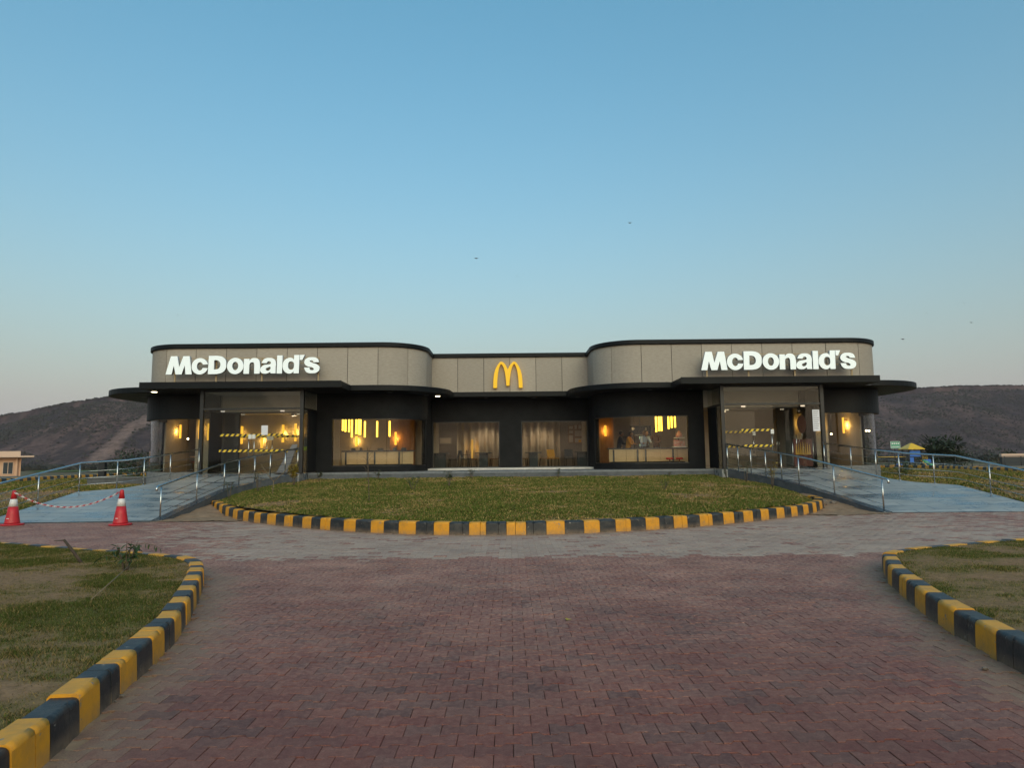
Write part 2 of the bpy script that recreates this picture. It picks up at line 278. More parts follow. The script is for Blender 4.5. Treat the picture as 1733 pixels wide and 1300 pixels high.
# ------------------------------------------------------------------ helpers
class MB:
    """collects shapes (world coordinates) into one mesh"""
    def __init__(s): s.bm = bmesh.new()
    def box(s, x0, x1, y0, y1, z0, z1, mi=0):
        v = [s.bm.verts.new(p) for p in ((x0, y0, z0), (x1, y0, z0), (x1, y1, z0), (x0, y1, z0), (x0, y0, z1), (x1, y0, z1), (x1, y1, z1), (x0, y1, z1))]
        for f in ((3, 2, 1, 0), (4, 5, 6, 7), (0, 1, 5, 4), (1, 2, 6, 5), (2, 3, 7, 6), (3, 0, 4, 7)):
            fc = s.bm.faces.new([v[i] for i in f]); fc.material_index = mi
        return s
    def hexa(s, lo, hi, mi=0):
        """solid between two matching polygons"""
        a = [s.bm.verts.new(p) for p in lo]; b = [s.bm.verts.new(p) for p in hi]; n = len(a)
        fs = [s.bm.faces.new(list(reversed(a))), s.bm.faces.new(b)]
        for i in range(n): fs.append(s.bm.faces.new((a[i], a[(i + 1) % n], b[(i + 1) % n], b[i])))
        for f in fs: f.material_index = mi
        return s
    def tube(s, pts, r, seg=8, cap=True, mi=0):
        pts = [Vector(p) for p in pts]; rr = r if isinstance(r, (list, tuple)) else [r] * len(pts)
        rings = []; up0 = None
        for i, p in enumerate(pts):
            d = (pts[min(i + 1, len(pts) - 1)] - pts[max(i - 1, 0)])
            d = d.normalized() if d.length > 1e-9 else Vector((0, 0, 1))
            u = up0 if up0 is not None else (Vector((0, 0, 1)) if abs(d.z) < 0.9 else Vector((1, 0, 0)))
            a = d.cross(u)
            if a.length < 1e-5: a = d.cross(Vector((0, 1, 0.3)))
            a.normalize(); b = a.cross(d); up0 = b
            rings.append([s.bm.verts.new(p + (a * math.cos(t) + b * math.sin(t)) * rr[i]) for t in [2 * math.pi * k / seg for k in range(seg)]])
        for i in range(len(rings) - 1):
            for k in range(seg):
                f = s.bm.faces.new((rings[i][k], rings[i][(k + 1) % seg], rings[i + 1][(k + 1) % seg], rings[i + 1][k])); f.material_index = mi; f.smooth = True
        if cap:
            s.bm.faces.new(list(reversed(rings[0]))).material_index = mi; s.bm.faces.new(rings[-1]).material_index = mi
        return s
    def lathe(s, c, prof, seg=20, mi=0):
        """prof: (radius, z) list round a vertical axis"""
        rings = []
        for r, z in prof:
            rings.append([s.bm.verts.new((c[0] + max(r, 1e-4) * math.cos(t), c[1] + max(r, 1e-4) * math.sin(t), c[2] + z)) for t in [2 * math.pi * k / seg for k in range(seg)]])
        for i in range(len(rings) - 1):
            for k in range(seg):
                f = s.bm.faces.new((rings[i][k], rings[i][(k + 1) % seg], rings[i + 1][(k + 1) % seg], rings[i + 1][k])); f.smooth = True; f.material_index = mi
        s.bm.faces.new(list(reversed(rings[0]))); s.bm.faces.new(rings[-1])
        return s
    def ball(s, c, r, sub=2, sc=(1, 1, 1), mi=0, jit=0):
        g = bmesh.ops.create_icosphere(s.bm, subdivisions=sub, radius=1)
        for v in g['verts']:
            k = 1 + random.uniform(-jit, jit)
            v.co = Vector((c[0] + v.co.x * r * sc[0] * k, c[1] + v.co.y * r * sc[1] * k, c[2] + v.co.z * r * sc[2] * k))
            for f in v.link_faces: f.material_index = mi; f.smooth = jit == 0
        return s
    def leaf(s, p, d, L, w, up=Vector((0, 0, 1)), mi=0):
        p = Vector(p); d = Vector(d).normalized(); a = d.cross(up)
        if a.length < 1e-3: a = Vector((1, 0, 0))
        a.normalize(); n = a.cross(d)
        q = [p, p + d * L * .35 + a * w * .5 + n * L * .06, p + d * L * .75 + a * w * .38 + n * L * .02, p + d * L - n * L * .1, p + d * L * .75 - a * w * .38 + n * L * .02, p + d * L * .35 - a * w * .5 + n * L * .06]
        v = [s.bm.verts.new(x) for x in q]
        s.bm.faces.new((v[0], v[1], v[2], v[3])).material_index = mi; s.bm.faces.new((v[0], v[3], v[4], v[5])).material_index = mi
        return s
    def build(s, name, mats, parent=None, recalc=True, bevel=0, smooth=False):
        if recalc: bmesh.ops.recalc_face_normals(s.bm, faces=s.bm.faces[:])
        me = bpy.data.meshes.new(name); s.bm.to_mesh(me); s.bm.free()
        if smooth:
            me.polygons.foreach_set('use_smooth', [True] * len(me.polygons))
        return link(name, me, mats, parent, bevel)

def link(name, me, mats, parent=None, bevel=0):
    o = bpy.data.objects.new(name, me); COL.objects.link(o)
    for m in (mats if isinstance(mats, (list, tuple)) else [mats]):
        if len(me.materials) < (len(mats) if isinstance(mats, (list, tuple)) else 1): me.materials.append(M[m] if isinstance(m, str) else m)
    if parent is not None: attach(o, parent)
    if bevel:
        b = o.modifiers.new('bevel', 'BEVEL'); b.width = bevel; b.segments = 2; b.limit_method = 'ANGLE'
    return o

def wm(o):
    m = Matrix.LocRotScale(o.location, o.rotation_euler, o.scale)
    return wm(o.parent) @ o.matrix_parent_inverse @ m if o.parent else m
def attach(o, parent):
    o.parent = parent; o.matrix_parent_inverse = wm(parent).inverted()

def tag(o, label, cat=None, group=None, kind=None):
    o['label'] = label
    if cat: o['category'] = cat
    if group: o['group'] = group
    if kind: o['kind'] = kind
    return o
def thing(name, loc, label, cat, group=None, kind=None):
    o = bpy.data.objects.new(name, None); COL.objects.link(o); o.location = loc; o.empty_display_size = 0.2
    return tag(o, label, cat, group, kind)
def copy_tree(o, parent=None):
    c = o.copy(); COL.objects.link(c)
    if parent is not None: c.parent = parent
    for ch in o.children: copy_tree(ch, c)
    return c

def np_mesh(name, verts, faces, cols=None):
    """verts (n,3), faces (m,k) arrays; cols (n,3) point colours"""
    me = bpy.data.meshes.new(name); n, m, k = len(verts), len(faces), faces.shape[1]
    me.vertices.add(n); me.vertices.foreach_set('co', np.asarray(verts, np.float32).ravel())
    me.loops.add(m * k); me.loops.foreach_set('vertex_index', np.asarray(faces, np.int32).ravel())
    me.polygons.add(m); me.polygons.foreach_set('loop_start', np.arange(0, m * k, k, dtype=np.int32)); me.polygons.foreach_set('loop_total', np.full(m, k, np.int32))
    if cols is not None:
        a = me.color_attributes.new('Col', 'FLOAT_COLOR', 'POINT'); c = np.ones((n, 4), np.float32); c[:, :3] = cols; a.data.foreach_set('color', c.ravel())
    me.update(); me.validate(); return me

_perm = rng.random((256, 256))
def vnoise(x, y, s=1.0, oct=4, off=0):
    x = np.asarray(x, float) * s + off * 17.3 + 1000; y = np.asarray(y, float) * s + off * 7.7 + 1000
    out = 0; amp = 1; tot = 0
    for o in range(oct):
        xi = np.floor(x).astype(int); yi = np.floor(y).astype(int); fx = x - xi; fy = y - yi
        fx = fx * fx * (3 - 2 * fx); fy = fy * fy * (3 - 2 * fy)
        g = lambda a, b: _perm[(xi + a) % 256, (yi + b) % 256]
        out = out + amp * ((g(0, 0) * (1 - fx) + g(1, 0) * fx) * (1 - fy) + (g(0, 1) * (1 - fx) + g(1, 1) * fx) * fy)
        tot += amp; amp *= .5; x = x * 2.03 + 11; y = y * 2.03 + 5
    return out / tot
def sstep(a, b, t):
    t = np.clip((np.asarray(t, float) - a) / (b - a), 0, 1); return t * t * (3 - 2 * t)

def smooth_path(pts, step=0.1):
    """Catmull-Rom through 2-D points, resampled evenly"""
    P = [Vector(p) for p in pts]; P = [P[0] * 2 - P[1]] + P + [P[-1] * 2 - P[-2]]; out = []
    for i in range(1, len(P) - 2):
        for k in range(24):
            t = k / 24; a, b, c, d = P[i - 1], P[i], P[i + 1], P[i + 2]
            out.append(0.5 * ((2 * b) + (c - a) * t + (2 * a - 5 * b + 4 * c - d) * t * t + (3 * b - a - 3 * c + d) * t ** 3))
    out.append(P[-2]); return resample(out, step)
def resample(pts, step):
    A = np.array([tuple(p) for p in pts]); s = np.r_[0, np.cumsum(np.linalg.norm(np.diff(A, axis=0), axis=1))]
    n = max(2, int(round(s[-1] / step)) + 1); t = np.linspace(0, s[-1], n)
    return np.stack([np.interp(t, s, A[:, k]) for k in range(A.shape[1])], 1)
def in_poly(x, y, poly):
    x = np.asarray(x); y = np.asarray(y); c = np.zeros(x.shape, bool); P = np.asarray(poly); j = len(P) - 1
    for i in range(len(P)):
        xi, yi = P[i]; xj, yj = P[j]
        if yi != yj:
            c ^= ((yi > y) != (yj > y)) & (x < (xj - xi) * (y - yi) / (yj - yi) + xi)
        j = i
    return c
def dist_path(x, y, path):
    """distance from points to a dense polyline"""
    d = np.full(np.shape(x), 1e9)
    for p in path: d = np.minimum(d, (x - p[0]) ** 2 + (y - p[1]) ** 2)
    return np.sqrt(d)

# ------------------------------------------------------------------ site layout (metres; camera at the origin, looking along +Y)
KC = [(-9.35, 21.6), (-9.1, 20.9), (-8.55, 20.0), (-7.53, 18.55), (-6.7, 17.6), (-5.6, 16.55), (-4.2, 15.4), (-2.82, 14.6), (-1.4, 14.1), (0, 13.95), (1.4, 14.1), (2.9, 14.65), (4.41, 15.4), (6.1, 16.6), (7.5, 17.75), (8.45, 18.85), (8.98, 19.75), (9.1, 20.5)]
KL = [(-2.2, 1.4), (-2.28, 2.6), (-2.41, 3.66), (-2.62, 4.76), (-2.78, 5.54), (-2.95, 6.24), (-3.5, 7.83), (-3.95, 8.95), (-4.25, 9.5), (-4.75, 9.95), (-5.75, 10.45), (-7.2, 11.15), (-8.7, 11.85), (-10.5, 12.9), (-13, 14.6)]
KR = [(3.35, 1.4), (3.42, 3.0), (3.59, 4.95), (3.7, 5.53), (3.85, 6.26), (4.1, 7.13), (4.5, 8.3), (4.82, 9.0), (5.05, 9.45), (5.55, 9.85), (6.3, 10.2), (7.2, 10.6), (8.1, 10.95), (10.2, 12.0), (12.5, 13.4), (14, 14.6)]
pC, pL, pR = smooth_path(KC, .05), smooth_path(KL, .05), smooth_path(KR, .05)
RAMP_L_IN = [(-9.12, 18.0, 0.0), (-9.07, 22.05, .60), (-8.72, 23.35, .77), (-7.75, 25.05, 1.05)]
RAMP_L_OUT = [(-13.7, 17.75, 0.0), (-13.85, 21.95, .60), (-12.75, 22.5, .67), (-12.35, 23.4, .78), (-11.5, 25.05, 1.05)]
RAMP_R_IN = [(9.85, 18.25, 0.0), (9.15, 21.5, .55), (8.75, 23.0, .75), (7.9, 25.05, 1.05)]
RAMP_R_OUT = [(14.4, 18.1, 0.0), (14.05, 21.4, .55), (12.95, 22.1, .64), (12.5, 23.2, .77), (11.6, 25.05, 1.05)]
FLOOR = 1.05

def site_z(x, y):
    """bare terrain: level forecourt, banks beside the ramps, level round the building, falling away behind"""
    ax = np.abs(np.asarray(x, float)); z = -0.10 + 0.60 * np.maximum(sstep(17.2, 22.5, y) * sstep(10.5, 13.6, ax), sstep(26.5, 30, y))
    return z - .80 * sstep(46, 85, y) - 0.9 * sstep(90, 300, y)

# ------------------------------------------------------------------ ground and hills
xs = np.unique(np.r_[-3000, -1500, -800, np.linspace(-420, 420, 71), np.linspace(-60, 60, 121), 800, 1500, 3000])
ys = np.unique(np.r_[-3000, -1200, -400, -100, -30, np.linspace(-10, 60, 141), np.linspace(60, 420, 80), 600, 1000, 1800, 3000])
GX, GY = np.meshgrid(xs, ys); GZ = site_z(GX, GY) + 0.12 * (vnoise(GX, GY, .15, 3) - .5) * sstep(30, 60, np.hypot(GX, GY)) * (GY > 26)
idx = np.arange(GX.size).reshape(GX.shape)
quads = np.stack([idx[:-1, :-1], idx[:-1, 1:], idx[1:, 1:], idx[1:, :-1]], -1).reshape(-1, 4)
g = link('ground', np_mesh('ground', np.stack([GX, GY, GZ], -1).reshape(-1, 3), quads), 'ground')
tag(g, 'dry brown earth and thin grass spreading to the foot of the hills', 'ground', kind='structure')

def hill(name, az0, az1, prof, d_base, d_crest, label, trail=None, n=420, m=120, off=0):
    """a ridge: prof gives crest height against azimuth (tan)"""
    a = np.linspace(az0, az1, n); t = np.linspace(0, 1.5, m)
    A, T = np.meshgrid(a, t)
    D = d_base + (d_crest - d_base) * T; X = A * D; Y = D
    cz = np.interp(A, [p[0] for p in prof], [p[1] for p in prof]) * d_crest
    shape = np.where(T <= 1, sstep(-.25, 1.02, T) * 1.0 - sstep(-.25, 1.02, 0) * (1 - T), 1 - .6 * (T - 1) / .5)
    nz = (vnoise(X, Y * .7, .012, 5, off) - .5)
    gul = np.abs(vnoise(X + Y * .35, Y * .25, .014, 3, off + 3) - .5) * 2
    Z = cz * shape + nz * 14 * np.clip(T * 3, 0, 1) * np.clip((1.05 - np.abs(T - .5)) , 0.25, 1) * (1 - .75 * (np.abs(T - 1) < .12)) - (1 - gul) * 7 * np.clip(T * 2.2, 0, 1) * (T < .9) - 2.2
    bush = vnoise(X, Y * .4, .11, 4, off + 5); big = vnoise(X, Y * .5, .022, 4, off + 9)
    c0 = np.array([.056, .036, .037]); c1 = np.array([.112, .068, .060]); c2 = np.array([.030, .025, .026])
    w = sstep(.42, .62, big)[..., None]; b = sstep(.44, .60, bush)[..., None]
    C = (c0 * (1 - w) + c1 * w) * (1 - b * .7) + c2 * b * .7
    if trail is not None:
        dd = np.full(A.shape, 1e9)
        for (a0, t0), (a1, t1) in zip(trail[:-1], trail[1:]):
            for k in np.linspace(0, 1, 25):
                dd = np.minimum(dd, np.hypot((A - (a0 + (a1 - a0) * k)) * 560, (T - (t0 + (t1 - t0) * k)) * 110))
        tr = (1 - sstep(3.5, 9, dd + (bush - .5) * 5))[..., None]; C = C * (1 - tr) + np.array([.20, .125, .10]) * tr
    ii = np.arange(A.size).reshape(A.shape)
    q = np.stack([ii[:-1, :-1], ii[:-1, 1:], ii[1:, 1:], ii[1:, :-1]], -1).reshape(-1, 4)
    me = np_mesh(name, np.stack([X, Y, Z], -1).reshape(-1, 3), q, C.reshape(-1, 3)); me.polygons.foreach_set('use_smooth', [True] * len(me.polygons))
    return tag(link(name, me, 'hill'), label, 'hill', kind='structure'), X, Y, Z, C
# crest heights as tangent of elevation; azimuth as x / y
H1 = hill('hill', -1.25, -0.10, [(-1.25, .045), (-.95, .056), (-.75, .0735), (-.66, .090), (-.60, .099), (-.52, .104), (-.42, .104), (-.25, .085), (-.1, .05)], 520, 760,
     'dark scrubby hill with a pale dirt gully rising at the left', trail=[(-.615, .02), (-.59, .18), (-.565, .36), (-.535, .52), (-.50, .66)], off=0)
H2 = hill('hill', 0.08, 1.35, [(.08, .05), (.3, .075), (.5, .095), (.60, .100), (.66, .1035), (.78, .1035), (.95, .098), (1.35, .08)], 620, 900,
     'broad brown hill ridge rising behind the play area at the right', off=20)

# ------------------------------------------------------------------ paving
drive = link('driveway', np_mesh('driveway', np.array([(-40, -20, -.030), (40, -20, -.030), (40, 18.6, -.030), (-40, 18.6, -.030)]), np.array([[0, 1, 2, 3]])), 'joint')
tag(drive, 'forecourt of interlocking red and grey concrete paving blocks', 'paving', kind='structure')
PX, PY = 0.207, 0.140
def paver_outline(g=.0017, a=.015):
    hx = PX / 2 - g; w1 = PY / 2 + a - g * 1.9; w0 = PY / 2 - a - g * 1.9
    t = [(-hx, w1), (-.060, w1), (-.040, w0), (.040, w0), (.060, w1), (hx, w1)]
    return np.array([(-x, -y) for x, y in t][::-1][::-1] + t)  # lower edge left-to-right mirrored, then upper
_o = paver_outline(); _o = np.array(sorted(_o[:6].tolist(), key=lambda p: p[0]) + sorted(_o[6:].tolist(), key=lambda p: -p[0]))
def paver_template():
    sc_ = 1 - .0032 / np.array([PX / 2, PY / 2])
    top = np.c_[_o * sc_, np.zeros(12)]; mid = np.c_[_o, np.full(12, -.0022)]; low = np.c_[_o, np.full(12, -.045)]
    return top, mid, low
pt_top, pt_mid, pt_low = paver_template()
rows = np.arange(int(-1 / PY), int(18.45 / PY)); cols = np.arange(int(-17 / PX), int(17 / PX))
CI, RI = np.meshgrid(cols, rows); pvx = (CI + .5 * (RI % 2)) * PX; pvy = RI * PY + .03
lawnL = [tuple(p) for p in pL] + [(-40, 14.6), (-40, 1.4)]; lawnR = [tuple(p) for p in pR] + [(40, 14.6), (40, 1.4)]
lawnC = [tuple(p) for p in pC] + [(8.9, 21.5), (-9.3, 22)]
ok = ~(in_poly(pvx, pvy, lawnL) | in_poly(pvx, pvy, lawnR) | in_poly(pvx, pvy, lawnC)) & (pvy > 1.5)
ok &= ~((pvx < -9.1) & (pvy > 17.8)) & ~((pvx > 9.85) & (pvy > 18.15))
ok &= np.abs(pvx) < 2.0 + pvy * .82
pvx, pvy = pvx[ok], pvy[ok]
ringd = np.hypot(pvx, pvy - 23.2)
# grey blocks in the ring lane before the round lawn, red in the approach and towards the ramps
pg = sstep(10.55, 11.15, pvy + .5 * (vnoise(pvx, pvy, 1.1, 3, 4) - .5)) * sstep(-7.5, -3.5, pvx + (pvy - 12) * .45 + 2.0 * (vnoise(pvx, pvy, .6, 3, 6) - .5)) * (1 - .6 * sstep(7.5, 12, pvx))
isgrey = rng.random(len(pvx)) < pg * .93
pz = .004 * (vnoise(pvx, pvy, .35, 3, 2) - .5) * 4 + rng.normal(0, .0011, len(pvx)); tilt = rng.normal(0, .008, (len(pvx), 2)); rotz = rng.normal(0, .008, len(pvx))
vis = (pvy > 3.35) & (np.abs(pvx) < .3 + pvy * .745)
order = np.argsort(np.where(vis, pvy + np.abs(pvx) * .02, 99)); single = np.zeros(len(pvx), bool); single[order[:300]] = True
_dk = np.minimum(np.minimum(dist_path(pvx, pvy, pL[::2]), dist_path(pvx, pvy, pR[::2])), dist_path(pvx, pvy, pC[::2]) * 1.5)
dirt = .85 * (1 - sstep(.06, .62, _dk + .45 * (vnoise(pvx, pvy, 1.8, 4, 51) - .5))) ** 1.2
def paver_mesh(name, sel):
    n = sel.sum(); c, s = np.cos(rotz[sel]), np.sin(rotz[sel]); V = []
    for ring in (pt_top, pt_mid, pt_low):
        x, y, z = ring[:, 0], ring[:, 1], ring[:, 2]
        X = pvx[sel][:, None] + x * c[:, None] - y * s[:, None]; Y = pvy[sel][:, None] + x * s[:, None] + y * c[:, None]
        Z = pz[sel][:, None] + z + x * tilt[sel][:, :1] + y * tilt[sel][:, 1:]
        V.append(np.stack([X, Y, Z], -1))
    V = np.stack(V, 1).reshape(-1, 3); base = np.arange(n)[:, None, None] * 36
    q = [(0, 1, 10, 11), (1, 2, 9, 10), (2, 3, 8, 9), (3, 4, 7, 8), (4, 5, 6, 7)]
    q += [(12 + i, 12 + (i + 1) % 12, (i + 1) % 12, i) for i in range(12)] + [(24 + i, 24 + (i + 1) % 12, 12 + (i + 1) % 12, 12 + i) for i in range(12)]
    F_ = (np.array(q)[None] + base).reshape(-1, 4); me = np_mesh(name, V, F_); me.polygons.foreach_set('use_smooth', [False] * len(F_))
    if n > 1: me.attributes.new('dirt', 'FLOAT', 'POINT').data.foreach_set('value', np.repeat(dirt[sel], 36).astype(np.float32))
    return me
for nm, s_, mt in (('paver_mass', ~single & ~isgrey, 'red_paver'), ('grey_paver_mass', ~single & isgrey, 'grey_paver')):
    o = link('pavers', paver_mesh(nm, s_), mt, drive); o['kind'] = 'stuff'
_sv = [pvx, pvy, pz, tilt, rotz]
pvx0, pvy0, pz0, tilt0, rotz0 = pvx, pvy, pz, tilt, rotz
pvx, pvy, pz, tilt, rotz = np.zeros(1), np.zeros(1), np.zeros(1), np.zeros((1, 2)), np.zeros(1)
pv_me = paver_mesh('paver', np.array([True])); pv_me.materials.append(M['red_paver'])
for i in np.where(single)[0]:
    o = bpy.data.objects.new('paver', pv_me); COL.objects.link(o)
    o['dirt'] = float(dirt[i]); o.location = (pvx0[i], pvy0[i], pz0[i]); o.rotation_euler = (tilt0[i, 1], -tilt0[i, 0], rotz0[i]); o.parent = drive

# ------------------------------------------------------------------ kerbs: painted blocks, each a piece
def kerb(path, h, w, side, z_of, label, L=.37, first=0, lean=0):
    root = thing('kerb', (path[0][0], path[0][1], 0), label, 'kerb', kind='structure')
    P = resample(path, .02); s = np.r_[0, np.cumsum(np.linalg.norm(np.diff(P, axis=0), axis=1))]
    tot = s[-1]; cur = 0; k = first
    while cur < tot - .1:
        ln = L * random.uniform(.88, 1.12); e = min(cur + ln, tot)
        cuts = [cur, e] if random.random() < .55 else [cur, cur + (e - cur) * random.uniform(.3, .7), e]   # some stripes span a joint of two stones
        dz = random.gauss(0, .004)
        for c0, c1 in zip(cuts[:-1], cuts[1:]):
            g_ = .004 if len(cuts) > 2 else .0025
            t = np.linspace(c0 + g_, c1 - g_, 4); mb = MB(); rings = []
            dz += random.gauss(0, .0025); dn = random.gauss(0, .0025)
            for tt in t:
                x = np.interp(tt, s, P[:, 0]); y = np.interp(tt, s, P[:, 1])
                a = np.array([np.interp(min(tt + .05, tot), s, P[:, 0]) - np.interp(max(tt - .05, 0), s, P[:, 0]), np.interp(min(tt + .05, tot), s, P[:, 1]) - np.interp(max(tt - .05, 0), s, P[:, 1])])
                a /= np.linalg.norm(a); nrm = np.array([a[1], -a[0]]) * side   # towards the paving
                zb = z_of(x, y); r = .034
                prof = [(0, -.06), (.006, h * .45), (.012, h - r), (.012 + r * .13, h - r * .5), (.012 + r * .5, h - r * .13), (.012 + r, h), (w - .02, h + .003), (w, h - .02), (w, -.06)]
                rings.append([mb.bm.verts.new((x - nrm[0] * (o_ + dn), y - nrm[1] * (o_ + dn), zb + zz + (dz if zz > 0 else 0))) for o_, zz in prof])
            for r0, r1 in zip(rings[:-1], rings[1:]):
                for q in range(8):
                    f = mb.bm.faces.new((r0[q], r0[q + 1], r1[q + 1], r1[q])); f.smooth = 2 <= q <= 4
            mb.bm.faces.new(rings[0]); mb.bm.faces.new(list(reversed(rings[-1])))
            mb.build('kerb_block', 'yellow' if k % 2 == 0 else 'kblack', root)
        cur = e; k += 1
    return root
zero = lambda x, y: 0.0
kerb(pC, .25, .24, 1, lambda x, y: .10 * float(sstep(17.5, 21, y)), 'curved yellow and black kerb edging the round lawn before the building', L=.375)
kerb(pL, .215, .185, 1, zero, 'yellow and black kerb curving round the near left lawn', L=.33, first=0)
kerb(pR, .215, .185, -1, zero, 'yellow and black kerb curving round the near right lawn', L=.36, first=1)
kbz = lambda x, y: float(site_z(x, y)) + .06
kerb(smooth_path([(-24.3, 24), (-24.7, 29), (-25.2, 35), (-26.0, 42), (-25.0, 47), (-22.5, 49.5)], .1), .22, .22, 1, kbz, 'far yellow and black kerb behind the left ramp lawn', L=.37)
kerb(smooth_path([(24.0, 50.5), (26.4, 48.5), (27.5, 45), (26.6, 39), (25.9, 34), (25.4, 28), (25.2, 23)], .1), .22, .22, 1, kbz, 'far yellow and black kerb behind the right ramp lawn', L=.37)

# sand drifted along the kerb foot, a thin wedge lying on the blocks
def drift(path, side, width, label, zoff=0.0, seed=0, s0=0, s1=1):
    P = resample(path, .06); n = len(P); P = P[int(n * s0):int(n * s1)]
    T = np.gradient(P, axis=0); T /= np.linalg.norm(T, axis=1)[:, None]; N = np.stack([T[:, 1], -T[:, 0]], 1) * side
    u = np.linspace(0, 1, 12); X = P[:, None, 0] + N[:, None, 0] * (u * width - .03); Y = P[:, None, 1] + N[:, None, 1] * (u * width - .03)
    nn = vnoise(X, Y, 2.2, 4, seed); n2 = vnoise(X, Y, 14, 3, seed + 1)
    Z = zoff + .020 * (1 - u) ** 1.4 - .027 + (nn - .46) * .050 * (1 - u * .65) + (n2 - .5) * .016
    Z = np.minimum(Z, .035)
    ii = np.arange(X.size).reshape(X.shape); q = np.stack([ii[:-1, :-1], ii[:-1, 1:], ii[1:, 1:], ii[1:, :-1]], -1).reshape(-1, 4)
    me = np_mesh('sand', np.stack([X, Y, Z], -1).reshape(-1, 3), q); me.polygons.foreach_set('use_smooth', [True] * len(q))
    o = link('sand', me, 'sand'); tag(o, label, 'sand', kind='stuff'); return o
drift(pL, 1, .42, 'sandy dirt drifted along the left near kerb', seed=3, s1=.62)
drift(pR, -1, .45, 'sandy dirt drifted along the right near kerb', seed=5, s1=.62)
drift(pC, 1, .30, 'sandy dirt along the foot of the round lawn kerb', seed=7)
def earth(poly, zf, label, seed):
    P = np.array(poly); x0, y0 = P.min(0); x1, y1 = P.max(0); X, Y = np.meshgrid(np.arange(x0, x1, .05), np.arange(y0, y1, .05)); ii = np.arange(X.size).reshape(X.shape)
    cell = in_poly((X[:-1, :-1] + X[1:, 1:]) / 2, (Y[:-1, :-1] + Y[1:, 1:]) / 2, P); q = np.stack([ii[:-1, :-1], ii[:-1, 1:], ii[1:, 1:], ii[1:, :-1]], -1)[cell]
    Z = zf(X, Y) + .07 * (vnoise(X, Y, 2.5, 4, seed) - .5) + .03 * (vnoise(X, Y, 12, 3, seed) - .5)
    me = np_mesh('earth', np.stack([X, Y, Z], -1).reshape(-1, 3), q); me.polygons.foreach_set('use_smooth', [True] * len(q)); tag(link('earth', me, 'sand'), label, 'earth', kind='stuff')
earth([(-9.3, 17.75), (-7.0, 17.6), (-6.9, 18.0), (-8.2, 19.6), (-8.9, 20.9), (-8.9, 22.0), (-9.2, 22.0)], lambda x, y: .015 + .30 * sstep(18.2, 22, y), 'bare brown earth beside the left ramp foot', 9)
earth([(10.0, 17.95), (8.0, 17.5), (7.7, 17.9), (8.8, 19.3), (8.95, 20.4), (9.0, 21.7), (9.3, 21.5), (9.9, 18.4)], lambda x, y: .015 + .32 * sstep(18.4, 21.5, y), 'bare brown earth beside the right ramp foot', 13)

